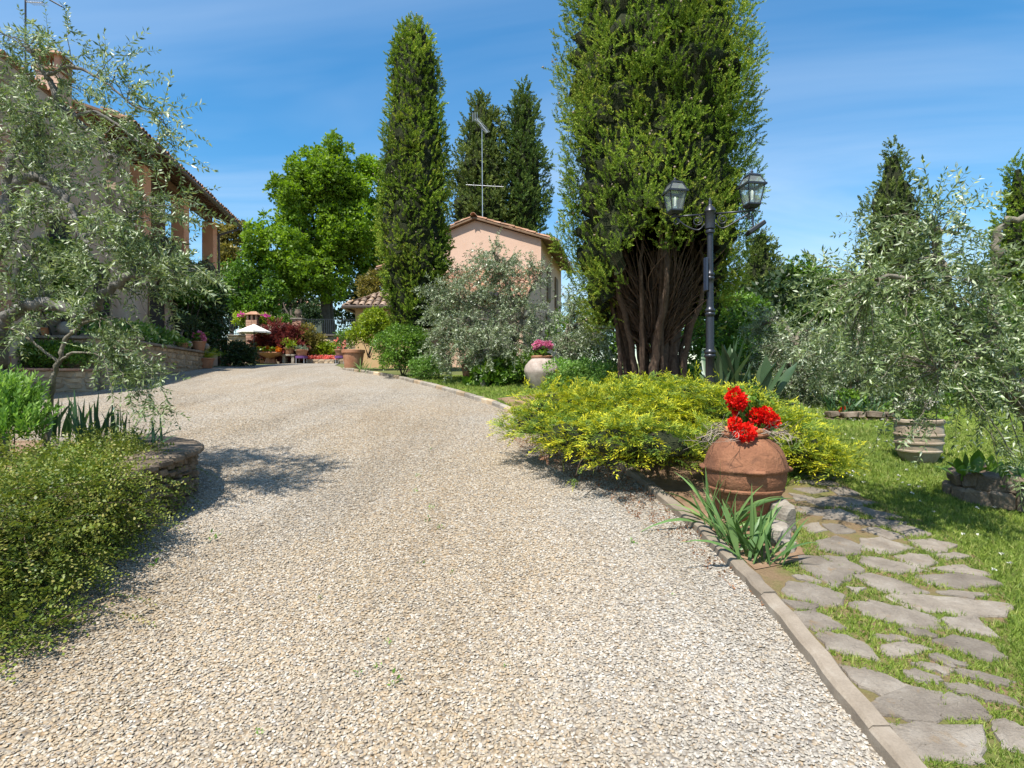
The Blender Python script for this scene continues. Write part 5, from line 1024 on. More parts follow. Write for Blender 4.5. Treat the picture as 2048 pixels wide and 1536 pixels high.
for lab, px in (('pot of succulents on a purple metal stand between stone bench and coral border', 603), ('pot of succulents on a purple metal stand beside the big terracotta planter', 682)):
    q = FP(px, 31.2 if px > 650 else 32.0); t_ = thing('plant_stand', lab.replace('pot of succulents on a purple', 'thin-legged purple'), 'plant stand', q)
    MB().lathe([(.28, q.z + .28), (.33, q.z + .30), (.33, q.z + .42)], (q.x, q.y, 0), 16).build('tray', 'purple_stand', t_)
    for k in range(4): a = k * 1.57 + .78; MB().tube([(q.x + .31 * math.cos(a), q.y + .31 * math.sin(a), q.z), (q.x + .30 * math.cos(a), q.y + .30 * math.sin(a), q.z + .4)], .018, 6).build('leg', 'antenna_metal', t_)
    pot('flower_pot', lab.replace('pot of succulents', 'shallow terracotta pot'), 'flower pot', (q.x, q.y, q.z + .424), .34, .24, .34); shrub('succulent', lab.replace('pot of succulents', 'low succulents in the pot'), 'plant', (q.x, q.y, q.z + .80), (.28, .28, .12), 50, TCS, 'sage_leaf', 1.8, 4, parent_z=q.z + .72)
a, b = FP(612, 32.4), FP(668, 32.4); bd = thing('flower_border', 'low stone-edged flower border at the foot of the retaining wall', 'flower bed', ((a.x + b.x) / 2, 32.4, a.z)); lay_wall(bd, a, b, a.z + .24, lambda f: a.z, .2, (.1, .14), (.2, .4)); wall_core(bd, a, b, a.z + .24, a.z - .1, .7)
n = 150; P = np.stack([rng.uniform(a.x, b.x, n), 32.4 + rng.uniform(.05, .5, n), a.z + rng.uniform(.26, .42, n)], 1); g = foliage('coral_flowers', multi(TF, P, rdir(n), 3.2, tvar=.3) , 'coral_petal'); tag(g, 'row of coral pink bedding flowers in the stone border', 'flowers')
# large planter at the corner of the drive, with the lime shrub and rose
q = gp(703, 741); q.y += .2; q.z = zf(q.y); pot('large_planter', 'big terracotta planter at the bend of the drive holding a lime green shrub', 'planter', (q.x, q.y, q.z), .33, .25, .62)
shrub('lime_shrub', 'bright yellow-green shrub growing from the big planter', 'shrub', (xa(735, q.y), q.y + .15, EYE + (768 - 664) / FPX * q.y), (.72, .6, .66), 900, TC, 'lime_leaf', 1.15, 14, parent_z=q.z + .4)
t_ = shrub('rose_bush', 'climbing rose with a few pale pink blooms beside the lime shrub', 'shrub', (xa(685, q.y + .2), q.y + .3, EYE + (768 - 680) / FPX * q.y), (.24, .3, .5), 160, TCS, 'green_leaf', 1.3, 8, parent_z=q.z + .4)
P = np.array([tuple(at(px, py, q.y - .05)) for px, py in ((672, 684), (678, 697), (690, 680), (684, 694), (687, 689), (676, 675))]); foliage('bloom', multi(TF, P, rdir(6), 2.6), 'coral_petal', t_)
iris('arching grey-green iris at the foot of the big planter', [(gp(722, 745), 16, .46, .035, .8, .2), (gp(735, 747), 9, .4, .03, .8, .3)], 'iris_leaf')

# ================================================================== TREES
def cypress(name, label, x, y, zb, zt, prof, n, tm, S, mat, bark='cypress_bark', lumpy=.16, up=1.0, out=.5, gate=None, core=.72, trunk_r=.16, group=None, cones=0, multi_tip=0, clump=0, cs=(.12, .22)):
    base = Vector((x, y, zf(y))); t_ = thing(name, label, 'cypress' if 'cypress' in name else 'conifer', base, 0, group)
    fr = [p_[0] for p_ in prof]; rr = [p_[1] for p_ in prof]; ph = rng.uniform(0, 6.28, 8)
    def lump(a, z): return 1 + lumpy * (.5 * np.sin(3 * a + 1.1 * z + ph[0]) + .5 * np.sin(5 * a - 1.9 * z + ph[1]) + .5 * np.sin(9 * a + 3.1 * z + ph[2]) + .45 * np.sin(2.3 * z + ph[3]) + .4 * np.sin(14 * a - 4.3 * z + ph[4]))
    w = np.interp(np.linspace(0, 1, 200), fr, rr) + .14 * max(rr); f = rng.choice(200, n, p=w / w.sum()) / 200 + rng.random(n) / 200; a = rng.uniform(0, 6.283, n); z = zb + (zt - zb) * f
    k = 1 - .28 * rng.random(n) ** 1.6
    r_ = np.interp(f, fr, rr) * lump(a, z) * k
    P = np.stack([x + r_ * np.cos(a), y + r_ * np.sin(a), z], 1)
    if clump:                                                     # gather sprays into plumes
        ci = rng.integers(0, n, clump); C = P[ci]; h_ = int(n * .78); near = rng.integers(0, clump, h_); dl = rdir(h_); sc_ = rng.uniform(.6, 1.3, clump)[near]; av = np.stack([np.cos(a[ci][near]), np.sin(a[ci][near]), 0 * near], 1)
        P[:h_] = C[near] + dl * np.array([cs[0], cs[0], cs[1]]) * (sc_ * rng.uniform(.6, 1, h_))[:, None] - av * (cs[0] * .5)
    tint = None
    D = np.stack([np.cos(a) * out, np.sin(a) * out, np.full(n, up)], 1) + rng.normal(size=(n, 3)) * .22
    if clump: D[:h_] = dl * 1.0 + av * .45 + np.array([0, 0, .62]) + rng.normal(size=(h_, 3)) * .2; k[:h_] = 1 - .25 * (dl[:, 2] < -.2)
    fr_ = (P[:, 0] - x) * x + (P[:, 1] - y) * y; fr_ = fr_ / (np.hypot(P[:, 0] - x, P[:, 1] - y) * math.hypot(x, y) + 1e-6)
    q = (fr_ < .3) | (rng.random(n) < .35); P, D, k, a = P[q], D[q], k[q], a[q]
    if gate is not None: q = gate(P); P, D, k = P[q], D[q], k[q]
    tint = .08 + .10 * np.sin(P[:, 2] * 1.7 + P[:, 0] * 2.3)
    foliage('crown', multi(tm, P, D, S * rng.uniform(.7, 1.3, len(P)), tint=tint, tvar=.14), mat, t_)
    # opaque core added against see-through, its dark colour paints the inner shade
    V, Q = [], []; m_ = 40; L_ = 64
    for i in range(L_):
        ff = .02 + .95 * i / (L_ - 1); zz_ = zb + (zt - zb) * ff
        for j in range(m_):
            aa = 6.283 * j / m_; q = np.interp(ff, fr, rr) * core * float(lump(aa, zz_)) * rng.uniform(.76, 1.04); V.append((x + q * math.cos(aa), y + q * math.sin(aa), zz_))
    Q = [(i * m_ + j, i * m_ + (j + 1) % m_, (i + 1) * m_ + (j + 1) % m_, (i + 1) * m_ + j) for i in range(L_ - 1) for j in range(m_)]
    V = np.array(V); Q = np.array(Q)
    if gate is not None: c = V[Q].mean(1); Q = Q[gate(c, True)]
    obj('shade_core', np_mesh('shade_core', V, Q, None, False), t_, 'crown_shade')
    if trunk_r: foliage('trunk', [tube([(x, y, zf(y) - .1), (x + .03, y, (zf(y) + zb) / 2), (x, y, zt - .8)], [trunk_r * 1.3, trunk_r, .03], 9)], bark, t_, True)
    if cones:
        i = rng.integers(0, len(P), cones); TCo = [MB().lathe([(.006, -.012), (.014, -.006), (.015, .004), (.006, .013)], (0, 0, 0), 6)]
        V_ = np.array(TCo[0].V); Qc = np.array([q for q in TCo[0].F if len(q) == 4]); foliage('cones', [scatter((V_, Qc, np.zeros(len(V_))), P[i] + D[i] * .12, rdir(cones), 1.3)], 'cone_brown', t_)['kind'] = 'stuff'
    return t_
# the great cypress: many stems fan up from one stool, the crown hangs low on both sides and is open in front
BX, BY = xa(1308, 10.4), 10.4
def big_gate(P, inner=False):
    a = np.arctan2(P[:, 1] - BY, P[:, 0] - BX); fwd = np.cos(a + math.pi / 2 - .12)          # 1 = towards the drive
    zmin = EYE + np.interp(fwd, [-1, -.2, .25, .55, 1], [.75, .9, 1.05, 1.55, 2.3]) + .16 * np.sin(a * 9) + .10 * np.sin(a * 23)
    if inner: zmin = zmin + .35
    return P[:, 2] > zmin
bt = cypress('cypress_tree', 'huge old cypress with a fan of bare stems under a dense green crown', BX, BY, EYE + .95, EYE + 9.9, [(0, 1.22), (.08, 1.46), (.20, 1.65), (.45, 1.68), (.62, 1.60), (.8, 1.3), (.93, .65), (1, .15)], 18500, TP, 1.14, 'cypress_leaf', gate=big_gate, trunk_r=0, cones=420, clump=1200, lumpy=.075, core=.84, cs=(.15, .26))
tr = []
stool = Vector((BX, BY, zf(BY)))
for k in range(15):
    a = k / 15 * 6.283 + rng.normal() * .15; s_ = rng.uniform(.6, 1.0); b = stool + Vector((.42 * math.cos(a) * s_ * 1.25 + (.12 if k % 2 else -.1), .25 * math.sin(a), -.08)); e = Vector((BX + 1.15 * math.cos(a) * s_, BY + 1.1 * math.sin(a) * s_, EYE + rng.uniform(1.6, 2.6)))
    m_ = b.lerp(e, .45) + Vector((-.10 * math.cos(a), -.08 * math.sin(a), .12)); r0 = rng.uniform(.045, .095); p = smooth_path([b, m_, e, e + Vector((-.1 * math.cos(a), -.1 * math.sin(a), .7))], 6, .012); V, Q, T = tube(p, np.linspace(r0, r0 * .35, len(p)), 8); foliage('trunk', [(gnarl(V, .005, 9), Q, T)], 'cypress_bark', bt, True)
for dx_, r0 in ((.10, .13), (.30, .105), (-.02, .10)):
    p = smooth_path([stool + Vector((dx_, -.2, -.08)), stool + Vector((dx_ * 1.1, -.15, .9)), stool + Vector((dx_ * 1.3, 0, 1.8)), stool + Vector((dx_, .1, 2.8))], 6, .012); V, Q, T = tube(p, np.linspace(r0, r0 * .5, len(p)), 10); foliage('trunk', [(gnarl(V, .008, 8), Q, T)], 'cypress_bark', bt, True)
tw_ = []
for k in range(420):
    a = rng.uniform(0, 6.283); f = rng.uniform(.25, 1); b = np.array([BX + .75 * f * math.cos(a) * rng.uniform(.4, 1), BY + .7 * f * math.sin(a), stool.z + .5 + 1.5 * f]); d = np.array([math.cos(a) * .6, math.sin(a) * .6, rng.uniform(.5, 1.4)]) + rv(.25); L = rng.uniform(.5, 1.3); p = smooth_path([b, b + d * L * .5 + rv(.05), b + d * L + rv(.08)], 3); tw_.append(tube(p, np.linspace(.013, .004, len(p)), 4))
foliage('bare_twigs', tw_, 'cypress_bark', bt, True)
MX, MY = xa(829, 17.0), 17.0
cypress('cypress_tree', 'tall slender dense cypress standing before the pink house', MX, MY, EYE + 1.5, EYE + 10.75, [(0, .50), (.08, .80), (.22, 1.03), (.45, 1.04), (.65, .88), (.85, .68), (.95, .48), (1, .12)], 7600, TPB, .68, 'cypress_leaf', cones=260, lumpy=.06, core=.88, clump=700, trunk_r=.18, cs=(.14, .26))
for lab, px, D, wpx, ty, by, nm, mt, lum in (
    ('ragged broad-topped dark cypress directly behind the antenna of the pink house', 962, 36, 66, 187, 470, 'cypress_tree', 'cypress_far_leaf', .34),
    ('dark cypress behind the pink house, between its antenna and the great cypress', 1048, 36, 46, 180, 480, 'cypress_tree', 'cypress_dark_leaf', .26),
    ('broad pointed conifer rising behind the gnarled olive on the lawn', 1787, 24, 86, 300, 700, 'conifer_tree', 'cypress_far_leaf', .26),
    ('narrow bright green cypress spire beyond the gnarled olive', 2036, 22, 56, 328, 700, 'cypress_tree', 'cypress_leaf', .05),
    ('small pointed conifer beyond the lamp post', 1520, 20, 70, 462, 740, 'conifer_tree', 'cypress_far_leaf', .26)):
    x = xa(px, D); zt, zb = EYE + (768 - ty) / FPX * D, EYE + (768 - by) / FPX * D; r_ = wpx / FPX * D
    cypress(nm, lab, x, D, zb, zt, [(0, r_ * .8), (.15, r_), (.4, r_ * .92), (.65, r_ * .66), (.85, r_ * .36), (.95, r_ * .16), (1, .05)] if 'broad' in lab or 'small' in lab or 'narrow' in lab else [(0, r_ * .9), (.3, r_), (.6, r_ * .85), (.8, r_ * .6), (.93, r_ * .38), (1, .1)], 2600, TPB, D / 20 * .92, mt, lumpy=lum * .8, core=.66, out=.7, trunk_r=.22, clump=240, cs=(.014 * D, .018 * D))
fk = []
# linden and the other broadleaved trees behind
def broadleaf(name, label, x, y, blobs, n, mat, S, r0=.25, tm=TB, group=None, trunks=None, up=.8):
    b = Vector((x, y, zf(y))); t_ = thing(name, label, 'tree', b, 0, group); bl = []
    for c, r_ in blobs: bl += lumps(c, r_, 13, (.22, .42), -.8)
    P, D = blob_pts(bl, n, .55, -1); kp = (D[:, 1] < .3) | (rng.random(n) < .4); P, D = P[kp], D[kp]; D = unit(D * .7 + np.array([0, 0, up]) + rng.normal(size=D.shape) * .3)
    foliage('crown', multi(tm, P, D, S * rng.uniform(.7, 1.3, len(P)), tvar=.18), mat, t_)
    cs = [np.array(tuple(c)) for c, r_ in blobs]; out = []
    for bb in (trunks or [b]):
        top = cs[0]; p = smooth_path([bb, (np.array(tuple(bb)) * .6 + top * .4), top], 5, .04); out.append(tube(p, np.linspace(r0, r0 * .45, len(p)), 9)); foliage('trunk', [out[-1]], 'dark_bark', t_, True)
    lim = []
    for c in cs[1:] + [q[0] for q in bl[1:9]]: p = smooth_path([np.array(tuple(b)) * .45 + cs[0] * .55, (np.array(tuple(b)) * .2 + cs[0] * .3 + np.array(tuple(c)) * .5), np.array(tuple(c))], 4, .05); lim.append(tube(p, np.linspace(r0 * .45, r0 * .08, len(p)), 6))
    foliage('limbs', lim, 'dark_bark', t_, True); return t_
def pb(px, py, D, rx, ry, dr): return (at(px, py, D), (rx / FPX * D, dr, ry / FPX * D))
broadleaf('linden_tree', 'big fresh green linden with layered foliage beyond the courtyard wall', xa(650, 41), 41, [pb(645, 430, 41, 85, 120, 3.4), pb(670, 350, 41, 45, 75, 2.5), pb(600, 400, 40, 55, 65, 2.5), pb(560, 510, 39, 62, 80, 3), pb(700, 480, 42, 80, 110, 3.2), pb(635, 545, 40, 100, 62, 3.2), pb(740, 380, 42, 45, 60, 2.4), pb(740, 520, 42, 40, 90, 2.4)], 10500, 'linden_leaf', .72, .42, trunks=[ground(655, 40.5), ground(667, 41.5)], up=1.0)
broadleaf('yellowing_tree', 'olive-yellow leaved tree beside the loggia end', xa(462, 46), 46, [pb(462, 490, 46, 32, 60, 2), pb(475, 560, 46, 40, 60, 2)], 1300, 'autumn_leaf', .8, .2)
broadleaf('pale_green_tree', 'light green small-leaved tree between loggia and linden', xa(490, 38), 38, [pb(480, 570, 38, 45, 60, 1.6), pb(530, 590, 38, 45, 45, 1.6), pb(510, 620, 38, 50, 40, 1.5)], 1700, 'green_leaf', .62, .16)
broadleaf('evergreen_oak', 'dark evergreen tree behind the courtyard railing', xa(560, 48), 48, [pb(600, 600, 56, 60, 40, 3), pb(700, 610, 48, 60, 60, 2.5), pb(450, 610, 50, 60, 70, 2.5)], 1500, 'deep_leaf', 1.0, .3)
broadleaf('round_green_tree', 'rounded bright green tree between the small conifer and the broad conifer', xa(1610, 21), 21, [pb(1600, 580, 21, 70, 72, 1.4), pb(1560, 640, 21, 60, 60, 1.3), pb(1660, 610, 21, 60, 60, 1.3)], 2200, 'green_leaf', .42, .16)
shrub('dark_thicket', 'dense dark evergreen thicket under and behind the small conifer', 'thicket', (xa(1500, 17.5), 17.5, zf(17.5) + .9), (2.6, 1.4, 2.0), 1300, TC, 'deep_leaf', 2.6, 22)
shrub('hedge', 'long dark green hedge behind the silvery olives beyond the lawn', 'hedge', (xa(1800, 16.5), 16.5, zf(16.5) + .6), (5.2, 1.2, 1.25), 2200, TC, 'green_leaf', 2.4, 40, lump=(.16, .3))
shrub('hedge', 'deep green hedge running out behind the rock planter olive', 'hedge', (9.5, 10.5, zf(10.5) + .5), (3.2, 1.0, 1.2), 1300, TC, 'green_leaf', 2.0, 26, lump=(.2, .36))

# ---- olives: crooked limbs by hand, branchlets and leafy twigs grown towards leafy regions
def olive(name, label, base, limbs, blobs, leafmat, tm=TO, S=1.0, bark='olive_bark', tw=(.10, .55), droop=.35, br=(.008, .0025), cat='olive tree', sides=9, gn=.010, dens=1.0, group=None):
    t_ = thing(name, label, cat, base, 0, group); samples = []
    for i, (pts, r0, r1) in enumerate(limbs):
        p = smooth_path(pts, 7, min(r0, .05) * .25); V, Q, T = tube(p, np.linspace(r0, r1, len(p)) * (1 + .12 * np.sin(np.arange(len(p)) * 1.7)), sides if r0 > .02 else 6)
        foliage('trunk' if i == 0 else 'limb', [(gnarl(V, gn * r0 * 10, 11), Q, T)], bark, t_, True); samples.append(p[1:] if i else p[len(p) // 2:])
    LS = np.concatenate(samples); stems_, P, D, SS = [], [], [], []
    for c, r_, n in blobs:
        c = np.array(tuple(c)); r_ = np.array(tuple(r_)); d = rdir(n); e = c + d * r_ * (rng.random((n, 1)) ** .45)
        for q in e:
            dist = np.linalg.norm(LS - q, axis=1); a = LS[rng.choice(np.argsort(dist)[:6])]; v = q - a; L = np.linalg.norm(v)
            if L > 2.2: a = q - v / L * 1.2; v = q - a; L = 1.2
            m_ = a + v * .5 + np.array([0, 0, .12 * L]) + rv(.06 * L); q2 = q + np.array([0, 0, -droop * .25 * L]); p = smooth_path([a, m_, q2], 5, .004)
            stems_.append(tube(p, np.linspace(br[0] * min(1, .4 + L * .5), br[1], len(p)), 4)); tg = np.gradient(p, axis=0)
            cum = np.linspace(0, 1, len(p)); k = max(4, int(L / tw[0] * dens)); f = rng.uniform(min(.25, .1 + .2 * L), 1, k); f[0] = 1
            for ff in f:
                pt = np.array([np.interp(ff, cum, p[:, j]) for j in range(3)]); dd = unit(np.array([np.interp(ff, cum, tg[:, j]) for j in range(3)])); P.append(pt); D.append(dd * (.5 if ff < .97 else 1) + rv(.42) + np.array([0, 0, -droop * rng.random()]))
    P, D = np.array(P), np.array(D); foliage('crown', multi(tm, P, D, S * rng.uniform(.7, 1.25, len(P)), tvar=.2), leafmat, t_); foliage('twigs', stems_, bark, t_, True)['kind'] = 'stuff'; return t_
def ob(px, py, D, rx, ry, dr, n): c, r_ = pb(px, py, D, rx, ry, dr); return (c, r_, n)
# left olive
lb = Vector((xa(-35, 5.0), 5.0, bedz(5.0)))
olive('olive_tree', 'large silvery olive with crooked grey limbs overhanging the stone bed', lb,
  [([lb + Vector((-.02, 0, -.1)), at(-30, 780, 5.0), at(-25, 700, 5.0), at(-20, 655, 5.0)], .17, .12),
   ([at(-22, 668, 5.0), at(20, 632, 4.95), at(58, 610, 4.9), at(112, 611, 4.85), at(158, 634, 4.8), at(190, 612, 4.75), at(232, 568, 4.7), at(268, 552, 4.65), at(318, 566, 4.6)], .056, .024),
   ([at(-20, 660, 5.0), at(-30, 560, 5.1), at(10, 470, 5.1), at(20, 400, 5.1), at(50, 357, 5.05), at(92, 361, 5.0), at(118, 386, 4.95), at(146, 417, 4.9), at(165, 462, 4.85), at(180, 490, 4.8)], .065, .016),
   ([at(15, 420, 5.1), at(20, 330, 5.15), at(40, 285, 5.15), at(75, 240, 5.1), at(125, 222, 5.05), at(170, 256, 5.0), at(215, 300, 4.95), at(240, 330, 4.9)], .038, .012),
   ([at(128, 222, 5.05), at(110, 180, 5.0), at(84, 140, 4.95), at(60, 90, 4.9)], .035, .010),
   ([at(95, 150, 4.95), at(140, 133, 4.9), at(182, 148, 4.85), at(216, 169, 4.8), at(262, 208, 4.75), at(320, 235, 4.7)], .016, .006),
   ([at(140, 240, 5.0), at(190, 224, 4.9), at(250, 260, 4.8), at(300, 300, 4.75)], .018, .006),
   ([at(268, 552, 4.65), at(245, 480, 4.6), at(260, 420, 4.55)], .03, .01)],
  [ob(90, 120, 4.9, 100, 80, .45, 17), ob(20, 90, 5.0, 50, 70, .4, 7), ob(245, 150, 4.8, 75, 55, .3, 8), ob(60, 300, 5.0, 110, 110, .5, 38), ob(210, 270, 4.85, 80, 70, .35, 16), ob(325, 235, 4.7, 42, 50, .2, 4), ob(330, 310, 4.7, 60, 35, .25, 5),
   ob(90, 470, 5.0, 140, 100, .5, 40), ob(290, 430, 4.6, 95, 80, .35, 24), ob(250, 520, 4.7, 110, 60, .35, 32), ob(365, 545, 4.6, 60, 50, .3, 14), ob(60, 580, 5.0, 80, 55, .3, 12), ob(230, 620, 4.7, 110, 45, .3, 11), ob(0, 200, 5.1, 60, 80, .4, 10)],
  'olive_leaf_green', TO, 1.05, 'grey_bark', droop=.12)
sb_ = Vector((xa(93, 4.9), 4.9, bedz(4.9)))
olive('olive_sapling', 'slim young olive with a thin smooth stem and drooping shoots in the stone bed', sb_,
  [([sb_, at(98, 830, 4.9), at(106, 765, 4.85), at(119, 720, 4.8), at(135, 675, 4.75), at(170, 645, 4.7), at(205, 636, 4.65)], .026, .010),
   ([at(119, 722, 4.8), at(150, 705, 4.7), at(190, 708, 4.6), at(215, 716, 4.55)], .012, .005), ([at(117, 724, 4.8), at(85, 700, 4.8), at(45, 668, 4.8), at(15, 655, 4.85)], .013, .005)],
  [ob(250, 720, 4.5, 80, 45, .25, 14), ob(275, 775, 4.4, 55, 25, .2, 8), ob(215, 660, 4.6, 70, 35, .25, 8), ob(40, 655, 4.8, 40, 35, .2, 5)], 'olive_leaf_green', TO, .95, 'olive_bark', droop=.7, gn=.002)
# right olive
rt_ = Vector((rb.x + .05, rb.y + .05, zf(rb.y) + .2))
olive('olive_tree', 'gnarled olive with leafy branches, rooted in the rock ring on the lawn', rt_,
  [([rt_ + Vector((0, 0, -.2)), at(2085, 900, 4.7), at(2060, 830, 4.55), at(2034, 788, 4.4), at(2002, 724, 4.3), at(1978, 686, 4.25), at(1922, 668, 4.2), at(1902, 626, 4.15), at(1893, 562, 4.1), at(1880, 530, 4.1), at(1838, 521, 4.05)], .10, .022),
   ([at(1882, 532, 4.1), at(1872, 500, 4.1), at(1870, 463, 4.1), at(1915, 470, 4.0)], .035, .012), ([at(1893, 575, 4.1), at(1835, 568, 4.0), at(1775, 551, 3.95), at(1738, 588, 3.9)], .024, .009),
   ([at(1990, 700, 4.25), at(1988, 570, 4.3), at(1992, 526, 4.3), at(2001, 456, 4.3), at(2048, 433, 4.3), at(2100, 420, 4.3)], .04, .016), ([at(1985, 690, 4.2), at(1930, 720, 4.0), at(1900, 740, 3.9), at(1870, 735, 3.8)], .022, .008),
   ([at(1988, 590, 4.3), at(1960, 565, 4.2), at(1930, 560, 4.1)], .018, .008)],
  [ob(1840, 470, 4.1, 120, 70, .4, 16), ob(1930, 420, 4.0, 70, 45, .3, 7), ob(1690, 540, 3.9, 100, 60, .35, 12), ob(1850, 600, 4.1, 150, 90, .5, 40), ob(1980, 590, 4.2, 60, 80, .4, 11), ob(1770, 690, 4.0, 130, 85, .45, 36), ob(1920, 725, 4.0, 120, 90, .45, 36), ob(2030, 700, 4.2, 60, 150, .4, 22), ob(1860, 810, 3.9, 50, 40, .3, 5), ob(2015, 870, 4.0, 55, 60, .3, 8), ob(1650, 640, 3.9, 60, 60, .3, 8), ob(1790, 840, 4.0, 30, 40, .2, 2), ob(2040, 500, 4.2, 40, 50, .3, 2)],
  'olive_leaf_green', TO, 1.0, droop=.22)
def far_olive(label, px, D, blobs, trunk, tm=TOS, S=1.1, mat='olive_leaf', r0=.16, droop=.3, dens=1.35):
    b = ground(px, D); c = np.mean([np.array(tuple(q[0])) for q in blobs], 0); lim = [([b + Vector((0, 0, -.05))] + [at(*q) for q in trunk], r0, .05)]
    end = lim[0][0][-1]
    for q in blobs: e = Vector(q[0]); m_ = end.lerp(e, .5) + Vector((0, 0, .3)); lim.append(([end, m_, e], .05, .015))
    return olive('olive_tree', label, b, lim, blobs, mat, tm, S, droop=droop, dens=dens, br=(.012, .004))
far_olive('grey-green olive in front of the pink house with a leaning forked trunk', 1020, 14.0, [ob(960, 600, 14, 100, 85, .9, 95), ob(1005, 540, 14.2, 75, 45, .8, 36), ob(900, 660, 13.6, 60, 85, .7, 48), ob(1050, 640, 14, 60, 80, .8, 50), ob(965, 690, 13.2, 100, 55, .7, 60), ob(875, 600, 14, 35, 55, .6, 15), ob(985, 500, 14.2, 60, 30, .6, 10), ob(1075, 560, 14, 30, 40, .5, 9)], [(1030, 735, 14), (1022, 700, 14), (1035, 670, 14)])
far_olive('smaller grey olive between the pink house and the great cypress', 1150, 13.0, [ob(1150, 640, 13, 40, 80, .8, 34), ob(1190, 690, 12.5, 50, 55, .7, 34), ob(1130, 700, 12.6, 35, 45, .6, 18)], [(1145, 720, 13), (1120, 690, 13), (1140, 660, 13)])
far_olive('silvery olive beside the paddle-leaved plant', 1590, 10.5, [ob(1560, 720, 10.5, 65, 75, .8, 60), ob(1610, 770, 10.2, 70, 60, .7, 56), ob(1530, 650, 11, 45, 45, .6, 24), ob(1620, 690, 10.5, 55, 50, .7, 34)], [(1600, 790, 10.5), (1585, 730, 10.5), (1590, 690, 10.5)], S=.95, r0=.10)
far_olive('silvery olive behind the ribbed urn and the red flowers', 1720, 10.0, [ob(1690, 750, 10, 70, 70, .8, 62), ob(1760, 730, 10.2, 70, 80, .8, 56), ob(1720, 660, 10.2, 65, 50, .7, 34), ob(1820, 780, 10.0, 50, 60, .7, 30)], [(1712, 830, 10), (1700, 770, 10), (1715, 710, 10)], S=.95, r0=.10)
far_olive('olive with sunlit crown beyond the lawn towards the narrow cypress', 1950, 11.0, [ob(1930, 760, 11, 80, 80, .8, 56), ob(2010, 720, 11, 80, 80, .8, 50), ob(1960, 660, 11, 60, 45, .7, 24), ob(2080, 770, 11, 70, 80, .8, 30)], [(1955, 840, 11), (1960, 780, 11), (1950, 710, 11)], S=.95, r0=.12)

# ---- juniper in front of the kerb
jb_ = ground(1300, 6.6); jt = thing('juniper', 'wide spreading juniper with golden tips overhanging the kerb', 'juniper', jb_)
def jbl(px, D, z, rx, ry, rz): return ((xa(px, D), D, z), (rx, ry, rz))
big = [jbl(1120, 7.0, 1.27, .66, .7, .38), jbl(1210, 7.0, 1.28, .7, .8, .40), jbl(1260, 6.6, 1.24, .7, .7, .38), jbl(1365, 6.7, 1.22, .7, .7, .40), jbl(1480, 6.3, 1.12, .6, .6, .38), jbl(1310, 7.0, 1.25, .75, .8, .42), jbl(1420, 6.5, 1.15, .70, .7, .40), jbl(1540, 6.0, 1.04, .55, .55, .34), jbl(1600, 5.6, .88, .33, .4, .26), jbl(1065, 6.2, 1.13, .34, .45, .26), jbl(1140, 5.6, 1.07, .48, .45, .27), jbl(1230, 5.25, 1.04, .48, .42, .27), jbl(1325, 5.15, 1.03, .42, .38, .27), jbl(1430, 5.4, 1.0, .45, .38, .3), jbl(1180, 6.2, 1.15, .55, .5, .3), jbl(1290, 6.0, 1.15, .55, .5, .3), jbl(1500, 6.1, 1.10, .6, .5, .36), jbl(1615, 5.7, .92, .36, .4, .28), jbl(1640, 5.5, .80, .22, .3, .2)]
bl = []
for c, r_ in big: bl += lumps(c, r_, 11, (.36, .56), -.45)
n = 9300; P, D = blob_pts(bl, n, .6, -.6); D = unit(D * np.array([.9, .9, .22]) + np.array([0, 0, .06]) + rng.normal(size=D.shape) * np.array([.45, .45, .16]))
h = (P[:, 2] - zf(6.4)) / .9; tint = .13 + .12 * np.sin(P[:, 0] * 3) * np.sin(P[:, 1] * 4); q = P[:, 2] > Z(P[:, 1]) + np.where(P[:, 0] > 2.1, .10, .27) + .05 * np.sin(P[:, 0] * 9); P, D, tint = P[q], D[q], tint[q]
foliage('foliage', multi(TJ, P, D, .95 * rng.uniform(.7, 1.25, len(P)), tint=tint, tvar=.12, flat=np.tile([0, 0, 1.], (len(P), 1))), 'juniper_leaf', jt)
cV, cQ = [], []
for c, r_ in big:                                                # added solid cores, painted dark for the shade inside the bush
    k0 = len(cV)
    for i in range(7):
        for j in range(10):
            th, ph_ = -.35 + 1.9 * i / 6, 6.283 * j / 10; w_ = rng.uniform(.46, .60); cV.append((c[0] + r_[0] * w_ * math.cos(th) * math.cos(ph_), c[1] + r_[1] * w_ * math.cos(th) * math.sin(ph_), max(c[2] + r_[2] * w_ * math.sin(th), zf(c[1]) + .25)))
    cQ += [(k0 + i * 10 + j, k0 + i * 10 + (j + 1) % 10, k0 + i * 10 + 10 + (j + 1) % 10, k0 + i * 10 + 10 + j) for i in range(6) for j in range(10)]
obj('shade_core', np_mesh('shade_core', cV, cQ, None, True), jt, 'crown_shade')['kind'] = 'stuff'
foliage('branches', stems(jb_, [b[0] for b in bl[::4]], .035, .008, 6, .05), 'cypress_bark', jt, True)
P = np.array([tuple(at(px, py, 5.5)) for px, py in ((1085, 905), (1092, 915), (1105, 920), (1110, 930), (1075, 912), (1098, 908))]); foliage('dead_sprays', multi(TJ, P, rdir(6) + np.array([0, 0, -.6]), .5), 'dead_leaf', jt)
P = np.array([tuple(at(px, py, 4.95)) for px, py in ((1150, 955), (1158, 962), (1145, 960), (1154, 948), (1150, 968))]); foliage('hanging_spray', multi(TJ, P, rdir(5) + np.array([0, 0, -.3]), .55, tint=np.full(5, .05)), 'juniper_leaf', jt)
foliage('hanging_stem', [tube(smooth_path([at(1175, 905, 5.2), at(1160, 925, 5.05), at(1152, 950, 4.96)], 4), np.linspace(.008, .003, 9), 5)], 'cypress_bark', jt)

